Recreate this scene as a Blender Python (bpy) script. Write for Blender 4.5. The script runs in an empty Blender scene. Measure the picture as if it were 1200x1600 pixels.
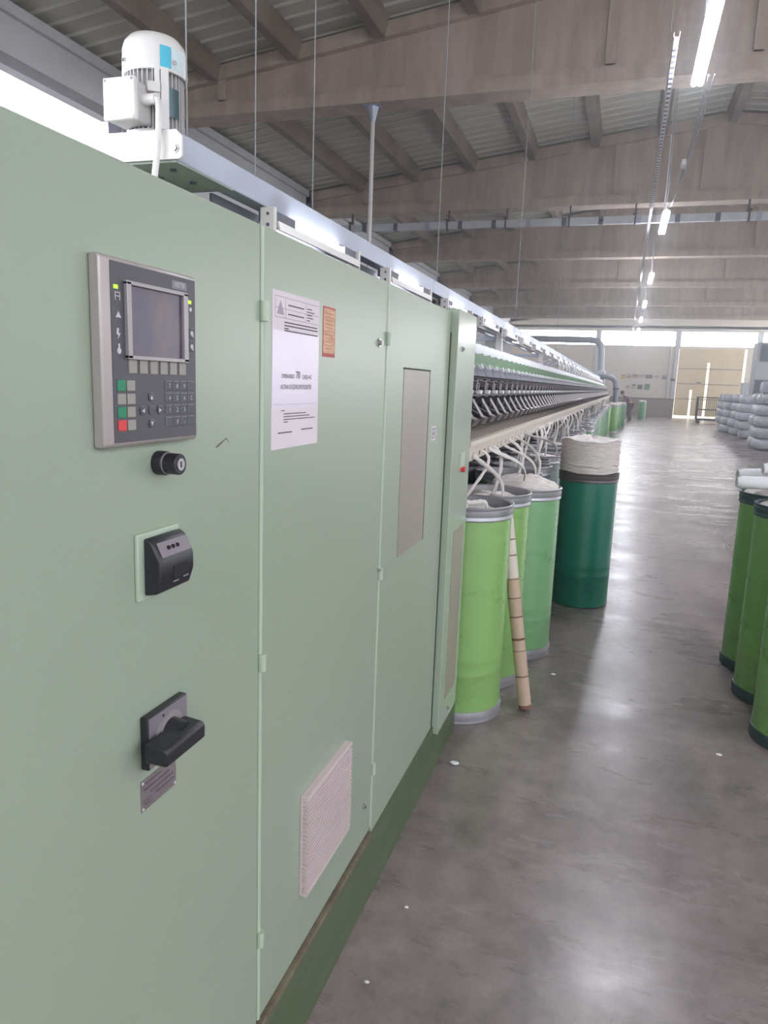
import bpy, math, random
from mathutils import Vector, Matrix
random.seed(7)
S = bpy.context.scene
COL = S.collection

# ------------------------------------------------------------------ camera
F_PX, YAW, PITCH, ROLL = 1130.2, 0.310286, -0.177671, 0.036179
cy, sy, cp, sp = math.cos(YAW), math.sin(YAW), math.cos(PITCH), math.sin(PITCH)
fw = Vector((-sy*cp, cy*cp, sp)); r0 = Vector((cy, sy, 0)); u0 = r0.cross(fw)
cr, sr = math.cos(ROLL), math.sin(ROLL)
rt = cr*r0 + sr*u0; up = -sr*r0 + cr*u0
cam_d = bpy.data.cameras.new('camera'); cam = bpy.data.objects.new('camera', cam_d); COL.objects.link(cam)
cam.matrix_world = Matrix(((rt.x, up.x, -fw.x, 0), (rt.y, up.y, -fw.y, 0), (rt.z, up.z, -fw.z, 1.6), (0, 0, 0, 1)))
cam_d.sensor_fit = 'AUTO'; cam_d.sensor_width = 36; cam_d.lens = F_PX/1600*36
cam_d.clip_start = .05; cam_d.clip_end = 300
S.camera = cam

# ------------------------------------------------------------------ world, exposure
SKY = 1.0
LAMP = 150.0
RAIL_LAMP = 45.0
WINDOW = 14.0
HAZE = .008
SIDE, SIDE_FAR = 2.2, 6.5  # glow of the added unseen side panes, far ones brighter
w = bpy.data.worlds.new('world'); S.world = w; w.use_nodes = True
bg = w.node_tree.nodes['Background']; bg.inputs[0].default_value = (.93, .95, 1, 1); bg.inputs[1].default_value = SKY
if HAZE:      # air scatter added mostly for the lens veil that lightens the distance
    hv = w.node_tree.nodes.new('ShaderNodeVolumeScatter'); hv.inputs['Color'].default_value = (.96, .97, 1, 1)
    hv.inputs['Density'].default_value = HAZE; hv.inputs['Anisotropy'].default_value = .55
    w.node_tree.links.new(hv.outputs[0], w.node_tree.nodes['World Output'].inputs['Volume'])
S.view_settings.view_transform = 'Standard'; S.view_settings.look = 'None'
S.view_settings.exposure = 0.0; S.view_settings.gamma = 1.0; S.view_settings.use_curve_mapping = False
S.cycles.use_denoising = True
S.cycles.max_bounces = 7; S.cycles.diffuse_bounces = 4; S.cycles.glossy_bounces = 4
S.cycles.sample_clamp_indirect = 6; S.cycles.caustics_reflective = False; S.cycles.caustics_refractive = False

# ------------------------------------------------------------------ materials
def lin(c):
    c = c/255
    return c/12.92 if c <= .04045 else ((c+.055)/1.055)**2.4
def rgb(t): return (lin(t[0]), lin(t[1]), lin(t[2]), 1)
def mat(name, c, rough=.5, metal=0., var=0., scale=6., bump=0., bscale=60., c2=None, stretch=(1, 1, 1), coat=0., rvar=0., detail=5):
    m = bpy.data.materials.new(name); m.use_nodes = True
    nt = m.node_tree; N = nt.nodes; L = nt.links; b = N['Principled BSDF']
    b.inputs['Base Color'].default_value = rgb(c); b.inputs['Roughness'].default_value = rough
    b.inputs['Metallic'].default_value = metal
    if coat: b.inputs['Coat Weight'].default_value = coat; b.inputs['Coat Roughness'].default_value = .08
    if var or bump or rvar or c2:
        tc = N.new('ShaderNodeTexCoord'); mp = N.new('ShaderNodeMapping'); mp.inputs['Scale'].default_value = stretch
        L.new(tc.outputs['Object'], mp.inputs[0])
        nz = N.new('ShaderNodeTexNoise'); nz.inputs['Scale'].default_value = scale; nz.inputs['Detail'].default_value = detail
        nz.inputs['Roughness'].default_value = .6
        L.new(mp.outputs[0], nz.inputs[0])
        if var or c2:
            rp = N.new('ShaderNodeValToRGB')
            a = rgb(c); d = rgb(c2) if c2 else tuple(x*(1-var) for x in a[:3])+(1,)
            rp.color_ramp.elements[0].position = .38; rp.color_ramp.elements[1].position = .62
            rp.color_ramp.elements[0].color = d; rp.color_ramp.elements[1].color = a
            L.new(nz.outputs[0], rp.inputs[0]); L.new(rp.outputs[0], b.inputs['Base Color'])
        if rvar:
            mr = N.new('ShaderNodeMapRange'); mr.inputs['From Min'].default_value = .35; mr.inputs['From Max'].default_value = .65
            mr.inputs['To Min'].default_value = max(.03, rough-rvar); mr.inputs['To Max'].default_value = min(1, rough+rvar)
            L.new(nz.outputs[0], mr.inputs[0]); L.new(mr.outputs[0], b.inputs['Roughness'])
        if bump:
            n2 = N.new('ShaderNodeTexNoise'); n2.inputs['Scale'].default_value = bscale; n2.inputs['Detail'].default_value = 4
            L.new(mp.outputs[0], n2.inputs[0])
            bp = N.new('ShaderNodeBump'); bp.inputs['Strength'].default_value = bump; bp.inputs['Distance'].default_value = .01
            L.new(n2.outputs[0], bp.inputs['Height']); L.new(bp.outputs[0], b.inputs['Normal'])
    return m
def emit(name, c, s):
    m = bpy.data.materials.new(name); m.use_nodes = True; nt = m.node_tree; nt.nodes.clear()
    o = nt.nodes.new('ShaderNodeOutputMaterial'); e = nt.nodes.new('ShaderNodeEmission')
    e.inputs[0].default_value = rgb(c); e.inputs[1].default_value = s; nt.links.new(e.outputs[0], o.inputs[0]); return m

M = {}
M['cab'] = mat('cabinet_paint', (158, 171, 152), .33, var=.04, scale=1.1, detail=1, bump=.012, bscale=220)
M['cab_lit'] = mat('cabinet_paint_lit', (178, 194, 174), .35)  # cabinet paint lightened as if the seam edges catch light
M['cab_gloss'] = mat('end_panel_paint', (168, 182, 164), .17, rvar=.03, scale=2)
M['kick'] = mat('plinth_paint', (92, 104, 80), .5, c2=(80, 96, 70), scale=5, stretch=(1, 1, 4))
M['rust'] = mat('worn_edge', (128, 118, 98), .7, c2=(104, 92, 78), scale=20)
M['gasket'] = mat('gasket', (60, 72, 58), .8)
M['inspect'] = mat('inspection_plastic', (158, 150, 140), .35, var=.12, scale=3, stretch=(1, 1, .2))
M['panel_face'] = mat('panel_face', (78, 77, 83), .45, var=.04)
M['panel_frame'] = mat('panel_frame', (178, 170, 168), .35, metal=.3)
M['bezel'] = mat('bezel', (158, 152, 154), .35, metal=.2)
M['screen'] = mat('screen', (98, 80, 84), .3, c2=(70, 62, 88), scale=14)
M['key_grey'] = mat('key_grey', (152, 148, 142), .5)
M['key_dark'] = mat('key_dark', (74, 74, 82), .45)
M['key_line'] = mat('key_line', (128, 127, 134), .45)
M['key_green'] = mat('key_green', (30, 128, 92), .45)
M['key_red'] = mat('key_red', (214, 62, 66), .45)
M['white_ink'] = mat('white_ink', (205, 203, 208), .6)
M['black'] = mat('black_plastic', (38, 38, 44), .38)
M['black2'] = mat('black_matt', (24, 24, 28), .6)
M['chrome'] = mat('chrome', (190, 188, 190), .25, metal=.9)
M['lilac'] = mat('switch_face', (142, 134, 144), .4, metal=.25)
M['plate'] = mat('label_plate', (158, 148, 150), .35, metal=.5, var=.2, scale=60)
M['ink'] = mat('ink', (88, 80, 92), .7)
M['ink2'] = mat('ink_faint', (168, 158, 172), .7)
M['paper'] = mat('paper', (226, 216, 222), .6, var=.03, scale=4)
M['paper2'] = mat('paper_sleeve', (224, 214, 230), .3, var=.05, scale=5)
M['sticker'] = mat('orange_sticker', (200, 150, 120), .6, c2=(214, 182, 150), scale=55, stretch=(1, .4, 2))
M['sticker_red'] = mat('sticker_red', (184, 92, 88), .6)
M['grille'] = mat('grille_plastic', (212, 196, 196), .5, var=.04)
M['white_metal'] = mat('white_metal', (226, 222, 220), .4)
M['motor'] = mat('motor_paint', (222, 220, 218), .42)
M['motor_fin'] = mat('motor_fin_paint', (190, 188, 188), .5)
M['cyan'] = mat('cyan_label', (60, 180, 208), .4)
M['pale'] = mat('pale_label', (205, 222, 226), .4)
M['galv'] = mat('galvanised', (176, 182, 196), .42, metal=.55, var=.12, scale=9, stretch=(1, .5, 1), rvar=.08)
M['under'] = mat('grey_underside', (150, 156, 148), .6)
M['steel'] = mat('can_steel', (178, 178, 184), .3, metal=.45, var=.08, scale=10)
M['steel_dark'] = mat('can_band_dark', (70, 90, 96), .4, metal=.4)
M['steel_brown'] = mat('can_band_brown', (104, 96, 98), .4, metal=.4)
def can_mat(n, c, c2, r=.3): return mat(n, c, r, c2=c2, scale=2.2, stretch=(1, 1, 3), rvar=.06, bump=.02, bscale=8)
M['can_lime'] = can_mat('can_lime', (143, 186, 112), (139, 182, 109))
M['can_mint'] = can_mat('can_mint', (134, 184, 134), (130, 180, 130))
M['can_deep'] = can_mat('can_deep_green', (14, 118, 94), (12, 110, 88), .32)
M['can_grass'] = can_mat('can_grass', (132, 178, 106), (126, 171, 101))
M['can_far'] = can_mat('can_far_green', (100, 156, 108), (94, 148, 102))
M['can_grey'] = can_mat('can_grey', (120, 134, 132), (108, 122, 120))
M['cotton'] = mat('cotton_sliver', (242, 234, 230), .9, c2=(226, 216, 212), scale=14, stretch=(1, 1, 6), bump=.8, bscale=30)
M['cotton2'] = mat('cotton_strand', (226, 220, 216), .9)
M['roll'] = mat('white_roll', (238, 238, 242), .7)
M['card'] = mat('cardboard', (204, 178, 158), .7, c2=(194, 168, 150), scale=8)
M['card_line'] = mat('cardboard_mark', (122, 88, 76), .7)
M['card_white'] = mat('cardboard_white', (226, 214, 206), .6)
M['mach_green'] = mat('machine_green', (86, 122, 84), .4)
M['mach_grey'] = mat('machine_grey', (92, 93, 104), .5)
M['mach_dark'] = mat('machine_dark', (52, 50, 60), .55, var=.2, scale=30)
M['mach_navy'] = mat('machine_navy', (50, 48, 70), .5)
M['mach_mid'] = mat('machine_mid', (118, 110, 114), .45, metal=.3, var=.3, scale=40)
M['rod'] = mat('lever_metal', (188, 182, 184), .35, metal=.5)
M['shelf'] = mat('shelf_beige', (214, 200, 186), .5, var=.12, scale=8, stretch=(1, 3, 1))
M['slit'] = mat('shelf_slit', (86, 78, 74), .7)
M['lip'] = mat('shelf_lip', (220, 208, 194), .45)
M['white_dot'] = mat('white_cap', (236, 236, 240), .35)
M['concrete'] = mat('girder_concrete', (190, 174, 160), .9, c2=(168, 152, 139), scale=1.2, stretch=(3, 3, .5), bump=.2, bscale=20)
M['purlin'] = mat('purlin_concrete', (150, 138, 127), .9, c2=(128, 116, 106), scale=2.5, stretch=(1, .4, 1), bump=.2)
M['edge_conc'] = mat('edge_beam_concrete', (206, 206, 208), .85, var=.08, scale=1.5)
M['roof'] = mat('roof_sheet', (206, 204, 190), .6, var=.12, scale=1.1, stretch=(.4, 1.5, 1))
M['roof_rib'] = mat('roof_sheet_rib', (232, 230, 222), .5)
M['wall'] = mat('wall_plaster', (222, 214, 204), .8, var=.05, scale=.6)
M['wall_left'] = mat('wall_left_plaster', (222, 222, 224), .8, var=.05, scale=.6)
M['dado'] = mat('wall_dado', (146, 136, 130), .6, var=.08)
M['dado_line'] = mat('dado_rail', (96, 86, 84), .6)
M['jamb'] = mat('window_frame', (200, 204, 212), .5)
M['dark_metal'] = mat('dark_cage_metal', (58, 60, 66), .5, metal=.5)
M['rubber'] = mat('caster_rubber', (44, 44, 48), .7)
M['bale'] = mat('bale_wrap', (202, 206, 214), .4, c2=(178, 182, 194), scale=3, bump=.6, bscale=9)
M['bale_cord'] = mat('bale_cord', (150, 152, 162), .7)
M['block'] = mat('office_panel', (176, 180, 186), .6)
M['block_glass'] = mat('office_glass', (96, 104, 116), .2)
M['block_dark'] = mat('office_dark', (84, 82, 96), .6)
M['tray'] = mat('busbar_metal', (206, 208, 212), .4, metal=.1, var=.1, scale=5)
M['strap'] = mat('dark_strap', (70, 68, 70), .6)
M['wire'] = mat('hanger_wire', (150, 152, 156), .7)
M['duct'] = mat('duct_grey', (172, 176, 186), .5, metal=.2)
M['duct_dark'] = mat('suction_pipe_grey', (122, 128, 142), .45, metal=.2)
M['skin'] = mat('skin', (150, 110, 92), .6)
M['hair'] = mat('hair', (48, 38, 38), .7)
M['shirt'] = mat('plum_shirt', (104, 78, 92), .8)
M['trousers'] = mat('dark_trousers', (72, 62, 72), .8)
M['led'] = emit('led_green', (150, 255, 60), 3.0)
M['tube'] = emit('fluorescent_tube', (238, 243, 255), LAMP)
M['tube2'] = emit('rail_tube', (240, 244, 255), RAIL_LAMP)
M['pane'] = emit('daylit_pane', (250, 250, 255), WINDOW)
M['gap'] = emit('daylit_gap', (255, 246, 226), 3.2)
M['glow'] = emit('daylit_floor_gap', (255, 252, 246), 3.0)

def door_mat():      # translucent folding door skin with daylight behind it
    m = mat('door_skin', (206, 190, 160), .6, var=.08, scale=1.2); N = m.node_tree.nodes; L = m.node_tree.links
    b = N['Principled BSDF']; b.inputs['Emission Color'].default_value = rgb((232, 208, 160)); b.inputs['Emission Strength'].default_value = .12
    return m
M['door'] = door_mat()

def floor_mat():
    m = bpy.data.materials.new('polished_concrete_floor'); m.use_nodes = True
    nt = m.node_tree; N = nt.nodes; L = nt.links; b = N['Principled BSDF']
    tc = N.new('ShaderNodeTexCoord')
    def noise(sc, det, st=(1, 1, 1), ro=.6, dist=0):
        mp = N.new('ShaderNodeMapping'); mp.inputs['Scale'].default_value = st; L.new(tc.outputs['Object'], mp.inputs[0])
        n = N.new('ShaderNodeTexNoise'); n.inputs['Scale'].default_value = sc; n.inputs['Detail'].default_value = det
        n.inputs['Roughness'].default_value = ro; n.inputs['Distortion'].default_value = dist
        L.new(mp.outputs[0], n.inputs[0]); return n
    n1 = noise(1.1, 8, (1, .6, 1), .65, .3)
    rp = N.new('ShaderNodeValToRGB'); e = rp.color_ramp.elements
    e[0].position = .34; e[0].color = rgb((108, 97, 98)); e[1].position = .68; e[1].color = rgb((164, 152, 150))
    x = e.new(.5); x.color = rgb((144, 131, 130)); L.new(n1.outputs[0], rp.inputs[0])
    n2 = noise(9, 6, (1, 1, 1), .7)
    rp2 = N.new('ShaderNodeValToRGB'); e = rp2.color_ramp.elements
    e[0].position = .3; e[0].color = (.66, .66, .66, 1); e[1].position = .7; e[1].color = (1.12, 1.12, 1.12, 1)
    L.new(n2.outputs[0], rp2.inputs[0])
    mx = N.new('ShaderNodeMix'); mx.data_type = 'RGBA'; mx.blend_type = 'MULTIPLY'; mx.inputs[0].default_value = 1
    L.new(rp.outputs[0], mx.inputs[6]); L.new(rp2.outputs[0], mx.inputs[7])
    # scuffs: thin ridges of a distorted noise
    n3 = noise(2.6, 3, (2.4, 1, 1), .5, 2.2)
    s = N.new('ShaderNodeMath'); s.operation = 'SUBTRACT'; s.inputs[1].default_value = .5; L.new(n3.outputs[0], s.inputs[0])
    a = N.new('ShaderNodeMath'); a.operation = 'ABSOLUTE'; L.new(s.outputs[0], a.inputs[0])
    mr = N.new('ShaderNodeMapRange'); mr.inputs['From Min'].default_value = 0; mr.inputs['From Max'].default_value = .006
    mr.inputs['To Min'].default_value = .35; mr.inputs['To Max'].default_value = 0; L.new(a.outputs[0], mr.inputs[0])
    n4 = noise(1.7, 2); mr4 = N.new('ShaderNodeMapRange'); mr4.inputs['From Min'].default_value = .5; mr4.inputs['From Max'].default_value = .6
    L.new(n4.outputs[0], mr4.inputs[0])
    mu = N.new('ShaderNodeMath'); mu.operation = 'MULTIPLY'; L.new(mr.outputs[0], mu.inputs[0]); L.new(mr4.outputs[0], mu.inputs[1])
    mx2 = N.new('ShaderNodeMix'); mx2.data_type = 'RGBA'; L.new(mu.outputs[0], mx2.inputs[0]); L.new(mx.outputs[2], mx2.inputs[6])
    mx2.inputs[7].default_value = rgb((70, 62, 60))
    # cast joint in the slab
    sx = N.new('ShaderNodeSeparateXYZ'); L.new(tc.outputs['Object'], sx.inputs[0])
    nw = noise(.8, 3); wv = N.new('ShaderNodeMath'); wv.operation = 'MULTIPLY_ADD'; wv.inputs[1].default_value = .12
    L.new(nw.outputs[0], wv.inputs[0]); L.new(sx.outputs[0], wv.inputs[2])
    d = N.new('ShaderNodeMath'); d.operation = 'SUBTRACT'; d.inputs[1].default_value = 1.245; L.new(wv.outputs[0], d.inputs[0])
    da = N.new('ShaderNodeMath'); da.operation = 'ABSOLUTE'; L.new(d.outputs[0], da.inputs[0])
    lt = N.new('ShaderNodeMapRange'); lt.inputs['From Min'].default_value = .006; lt.inputs['From Max'].default_value = .02
    lt.inputs['To Min'].default_value = .6; lt.inputs['To Max'].default_value = 0; L.new(da.outputs[0], lt.inputs[0])
    gy = N.new('ShaderNodeMath'); gy.operation = 'GREATER_THAN'; gy.inputs[1].default_value = 7.3; L.new(sx.outputs[1], gy.inputs[0])
    g2 = N.new('ShaderNodeMath'); g2.operation = 'MULTIPLY'; L.new(lt.outputs[0], g2.inputs[0]); L.new(gy.outputs[0], g2.inputs[1])
    mx3 = N.new('ShaderNodeMix'); mx3.data_type = 'RGBA'; L.new(g2.outputs[0], mx3.inputs[0]); L.new(mx2.outputs[2], mx3.inputs[6])
    mx3.inputs[7].default_value = rgb((66, 60, 58))
    L.new(mx3.outputs[2], b.inputs['Base Color'])
    n5 = noise(1.6, 7, (.5, 1.4, 1), .7)
    r = N.new('ShaderNodeMapRange'); r.inputs['From Min'].default_value = .35; r.inputs['From Max'].default_value = .65
    r.inputs['To Min'].default_value = .22; r.inputs['To Max'].default_value = .36; L.new(n5.outputs[0], r.inputs[0])
    L.new(r.outputs[0], b.inputs['Roughness'])
    bp = N.new('ShaderNodeBump'); bp.inputs['Strength'].default_value = .06; bp.inputs['Distance'].default_value = .01
    L.new(n2.outputs[0], bp.inputs['Height']); L.new(bp.outputs[0], b.inputs['Normal'])
    b.inputs['Specular IOR Level'].default_value = .5
    return m
M['floor'] = floor_mat()

# ------------------------------------------------------------------ helpers
def wloc(o):
    v = Vector((0, 0, 0))
    while o: v += o.location; o = o.parent
    return v
def tag(o, label=None, cat=None, group=None, kind=None):
    if label: o['label'] = label
    if cat: o['category'] = cat
    if group: o['group'] = group
    if kind: o['kind'] = kind
    return o
def thing(name, loc, label, cat, group=None):
    o = bpy.data.objects.new(name, None); o.location = loc; o.empty_display_size = .05; COL.objects.link(o)
    return tag(o, label, cat, group)
class MB:
    """collects shapes in world coordinates; build() links them as ONE mesh object"""
    def __init__(s): s.v = []; s.f = []; s.mi = []; s.m = 0
    def poly(s, pts, faces):
        o = len(s.v); s.v += [tuple(p) for p in pts]
        for f in faces: s.f.append(tuple(o+i for i in f)); s.mi.append(s.m)
        return s
    def box(s, x0, x1, y0, y1, z0, z1):
        return s.poly([(x0,y0,z0),(x1,y0,z0),(x1,y1,z0),(x0,y1,z0),(x0,y0,z1),(x1,y0,z1),(x1,y1,z1),(x0,y1,z1)],
                      [(0,3,2,1),(4,5,6,7),(0,1,5,4),(1,2,6,5),(2,3,7,6),(3,0,4,7)])
    def prism(s, prof, axis, a, b):
        """prof: 2D points; axis 'x' -> (y,z), 'y' -> (x,z), 'z' -> (x,y)"""
        def P(q, t): return (t,q[0],q[1]) if axis == 'x' else (q[0],t,q[1]) if axis == 'y' else (q[0],q[1],t)
        n = len(prof); pts = [P(q,a) for q in prof]+[P(q,b) for q in prof]
        fs = [(i,(i+1)%n,n+(i+1)%n,n+i) for i in range(n)]+[tuple(range(n))[::-1], tuple(range(n,2*n))]
        return s.poly(pts, fs)
    def cyl(s, p0, p1, r, n=16, r2=None, caps=True):
        p0 = Vector(p0); p1 = Vector(p1); d = (p1-p0).normalized(); r2 = r if r2 is None else r2
        a = d.orthogonal().normalized(); b = d.cross(a); pts = []
        for p, q in ((p0, r), (p1, r2)):
            for i in range(n):
                t = 2*math.pi*i/n; pts.append(p+q*(math.cos(t)*a+math.sin(t)*b))
        fs = [(i,(i+1)%n,n+(i+1)%n,n+i) for i in range(n)]
        if caps: fs += [tuple(range(n))[::-1], tuple(range(n,2*n))]
        return s.poly(pts, fs)
    def lathe(s, prof, c=(0,0,0), n=40, axis='z', jitter=0, seed=0):
        """prof: (r, t) along the axis; ends with r 0 close the shape"""
        rnd = random.Random(seed); pts = []
        for r, t in prof:
            for i in range(n):
                a = 2*math.pi*i/n; q = r*(1+(rnd.uniform(-jitter, jitter) if jitter else 0)); u, w_ = q*math.cos(a), q*math.sin(a)
                pts.append((c[0]+u,c[1]+w_,c[2]+t) if axis == 'z' else (c[0]+u,c[1]+t,c[2]+w_) if axis == 'y' else (c[0]+t,c[1]+u,c[2]+w_))
        fs = []
        for k in range(len(prof)-1):
            for i in range(n):
                j = (i+1)%n; q = (k*n+i, k*n+j, (k+1)*n+j, (k+1)*n+i)
                fs.append(q if axis != 'y' else q[::-1])
        return s.poly(pts, fs)
    def tube(s, path, r, n=8, flat=1.0, caps=True):
        P = [Vector(p) for p in path]; pts = []; prev = None
        for k, p in enumerate(P):
            d = (P[min(k+1,len(P)-1)]-P[max(k-1,0)]).normalized()
            a = (prev - d*prev.dot(d)) if prev else d.orthogonal()
            a.normalize(); prev = a; b = d.cross(a); q = r[k] if isinstance(r, (list, tuple)) else r
            for i in range(n):
                t = 2*math.pi*i/n; pts.append(p+q*(math.cos(t)*a+flat*math.sin(t)*b))
        m = len(P); fs = [(k*n+i,k*n+(i+1)%n,(k+1)*n+(i+1)%n,(k+1)*n+i) for k in range(m-1) for i in range(n)]
        if caps: fs += [tuple(range(n))[::-1], tuple(range((m-1)*n, m*n))]
        return s.poly(pts, fs)
    def ball(s, c, r, n=12, m=8, sc=(1,1,1)):
        pts = [(c[0]+sc[0]*r*math.sin(math.pi*j/m)*math.cos(2*math.pi*i/n), c[1]+sc[1]*r*math.sin(math.pi*j/m)*math.sin(2*math.pi*i/n), c[2]+sc[2]*r*math.cos(math.pi*j/m)) for j in range(m+1) for i in range(n)]
        return s.poly(pts, [(j*n+i,(j+1)*n+i,(j+1)*n+(i+1)%n,j*n+(i+1)%n) for j in range(m) for i in range(n)])
    def build(s, name, m, parent=None, smooth=False, bevel=0, org=None, label=None, segs=2):
        base = wloc(parent) if parent else Vector(org or (0,0,0))
        me = bpy.data.meshes.new(name); me.from_pydata([tuple(Vector(v)-base) for v in s.v], [], s.f)
        ms = m if isinstance(m, list) else [m]
        for q in ms: me.materials.append(M[q])
        if len(ms) > 1: me.polygons.foreach_set('material_index', s.mi)
        me.validate(); me.update()
        if smooth:
            me.polygons.foreach_set('use_smooth', [True]*len(me.polygons))
            me.set_sharp_from_angle(angle=math.radians(smooth if smooth > 1 else 35))
        o = bpy.data.objects.new(name, me); COL.objects.link(o)
        if parent: o.parent = parent
        else: o.location = base
        if bevel:
            b = o.modifiers.new('bevel', 'BEVEL'); b.width = bevel; b.segments = segs; b.limit_method = 'ANGLE'
            me.polygons.foreach_set('use_smooth', [True]*len(me.polygons)); me.set_sharp_from_angle(angle=math.radians(50))
        if label: o['label'] = label
        return o
def copy_tree(o, loc=None, parent=None):
    c = o.copy(); COL.objects.link(c)
    if parent: c.parent = parent
    if loc is not None: c.location = loc
    for ch in o.children: copy_tree(ch, None, c)
    return c
def struct(mb, name, m, **k): return tag(mb.build(name, m, **k), kind='structure')
def text_mesh(mb, body, size, at, ax=(0,1,0), ay=(0,0,1), ex=.0006, sx=1, align='CENTER'):
    """adds flat lettering to a mesh: at = centre, ax / ay the writing's right and up directions"""
    cu = bpy.data.curves.new('lettering', 'FONT'); cu.body = body; cu.size = size; cu.align_x = align; cu.align_y = 'CENTER'
    cu.resolution_u = 2
    o = bpy.data.objects.new('lettering', cu); COL.objects.link(o); bpy.context.view_layer.update()
    me = bpy.data.meshes.new_from_object(o.evaluated_get(bpy.context.evaluated_depsgraph_get()))
    A = Vector(ax); B = Vector(ay); Nn = A.cross(B); c = Vector(at)
    mb.poly([c+A*v.co.x*sx+B*v.co.y+Nn*ex for v in me.vertices], [tuple(p.vertices) for p in me.polygons])
    bpy.data.objects.remove(o); bpy.data.curves.remove(cu); bpy.data.meshes.remove(me)
    return mb

# ================================================================== THE SETTING
def roof_z(x): return 7.085 + .124*(x if x < 1.6 else 3.2-x)
XL, XR, YN, YF = -8.1, 13.0, -6.0, 50.6
struct(MB().box(XL-.3, XR+6, YN-4, YF+.3, -.25, 0), 'floor', 'floor')
# far wall with its window band and door opening
wl = MB()
wl.box(XL-.3, 3.1, YF, YF+.25, 1.15, 4.45); wl.box(7.05, XR+6, YF, YF+.25, 1.15, 4.45)
wl.box(XL-.3, XR+6, YF, YF+.25, 5.46, 9.0); wl.box(3.1, 7.05, YF, YF+.25, 4.36, 4.45)
struct(wl, 'wall_far', 'wall')
dd = MB().box(XL-.3, 3.1, YF-.03, YF+.2, 0, 1.12); dd.box(7.05, XR+6, YF-.03, YF+.2, 0, 1.12)
struct(dd, 'baseboard_far', 'dado')
dl = MB().box(XL-.3, 3.1, YF-.06, YF, 1.12, 1.2); dl.box(7.05, XR+6, YF-.06, YF, 1.12, 1.2)
struct(dl, 'trim_1', 'dado_line')
for k, (a, b) in enumerate([(-7.6, -2.0), (-1.78, 2.88), (3.1, 7.6), (7.8, 12.5)]):
    f = MB(); t = .06
    f.box(a, b, YF-.02, YF+.2, 4.45, 4.45+t); f.box(a, b, YF-.02, YF+.2, 5.46-t, 5.46)
    f.box(a, a+t, YF-.02, YF+.2, 4.45, 5.46); f.box(b-t, b, YF-.02, YF+.2, 4.45, 5.46)
    wf = struct(f, 'window_%d' % (k+1), 'jamb', org=(a, YF, 4.45))
    MB().box(a+t, b-t, YF+.06, YF+.1, 4.45+t, 5.46-t).build('pane', 'pane', wf)
for k, (a, b) in enumerate([(-2.0, -1.78), (2.88, 3.1), (7.6, 7.8)]):
    struct(MB().box(a, b, YF-.12, YF+.2, 1.2, 5.46), 'trim_%d' % (k+2), 'jamb')
# big folding door with daylight round it
dr = thing('door_1', (5.07, YF, 0), None, None); tag(dr, kind='structure')
MB().box(3.42, 3.98, YF-.08, YF-.02, .16, 4.36).build('leaf', 'door', dr)
for a, b in ((4.1, 4.84), (4.98, 6.9)): MB().box(a, b, YF-.08, YF-.02, .16, 4.36).build('leaf', 'door', dr)
MB().box(3.12, 3.42, YF-.08, YF-.02, .16, 4.36).build('leaf', 'door', dr)
MB().box(3.98, 4.1, YF-.08, YF-.02, 1.8, 4.36).build('leaf', 'door', dr)
MB().box(4.84, 4.98, YF-.08, YF-.02, 3.5, 4.36).build('leaf', 'door', dr)
mb = MB()
for z in (1.2, 2.15, 3.1): mb.box(3.15, 6.85, YF-.1, YF-.07, z, z+.05)
mb.build('rail', 'dado', dr)
MB().box(3.1, 7.05, YF+.1, YF+.14, 0, 4.4).build('daylight_gap', 'gap', dr)
MB().box(4.3, 4.55, YF-.16, YF-.08, 2.22, 2.3).build('lock_bar', 'dado_line', dr)
# unseen right and near walls; their glowing panes are added as fill light
M['side_fill'] = emit('side_fill_glow', (246, 249, 255), SIDE); M['side_fill_far'] = emit('side_fill_glow_far', (246, 249, 255), SIDE_FAR)
struct(MB().box(XR, XR+.25, YN, YF+.2, 0, 1.3).box(XR, XR+.25, YN, YF+.2, 4.9, 8.6), 'wall_right', 'wall')
struct(MB().box(XL-.3, XR+.25, YN-.25, YN, 0, 1.2).box(XL-.3, XR+.25, YN-.25, YN, 5.4, 8.8), 'wall_near', 'wall')
n_ = 10
for k in range(9):
    y0 = YN+k*6.28
    f = struct(MB().box(XR, XR+.2, y0, y0+.12, 1.3, 4.9), 'window_%d' % n_, 'jamb', org=(XR, y0, 1.3)); n_ += 1  # unseen frame bar beside an added fill pane
    MB().box(XR+.1, XR+.12, y0+.12, y0+6.28, 1.3, 4.9).build('pane', 'side_fill' if k < 4 else 'side_fill_far', f)
for k in range(4):
    x0 = XL+k*5.27
    f = struct(MB().box(x0, x0+.12, YN-.2, YN, 1.2, 5.4), 'window_%d' % n_, 'jamb', org=(x0, YN, 1.2)); n_ += 1  # same for the added fill panes behind the viewer
    MB().box(x0+.12, x0+5.27, YN-.12, YN-.1, 1.2, 5.4).build('pane', 'side_fill', f)
# left wall, edge (gutter) beam, columns
struct(MB().box(XL-.25, XL, YN, YF+.2, 0, 8.2), 'wall_left', 'wall_left')
for k in range(9):
    y0 = -2.5+6.66*k
    if k < 8: struct(MB().box(XL, -7.8, y0+.3, y0+6.36, 5.52, 6.12).box(XL, -7.72, y0+.3, y0+6.36, 5.98, 6.12), 'edge_beam', 'edge_conc', org=(-7.95, y0, 5.5))
GY = [4.05+6.65*k for k in range(-2, 8)]
for y in GY:
    struct(MB().box(XL, -7.5, y-.05, y+.5, 0, 5.56), 'column', 'edge_conc', org=(-7.8, y+.2, 0))
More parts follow.
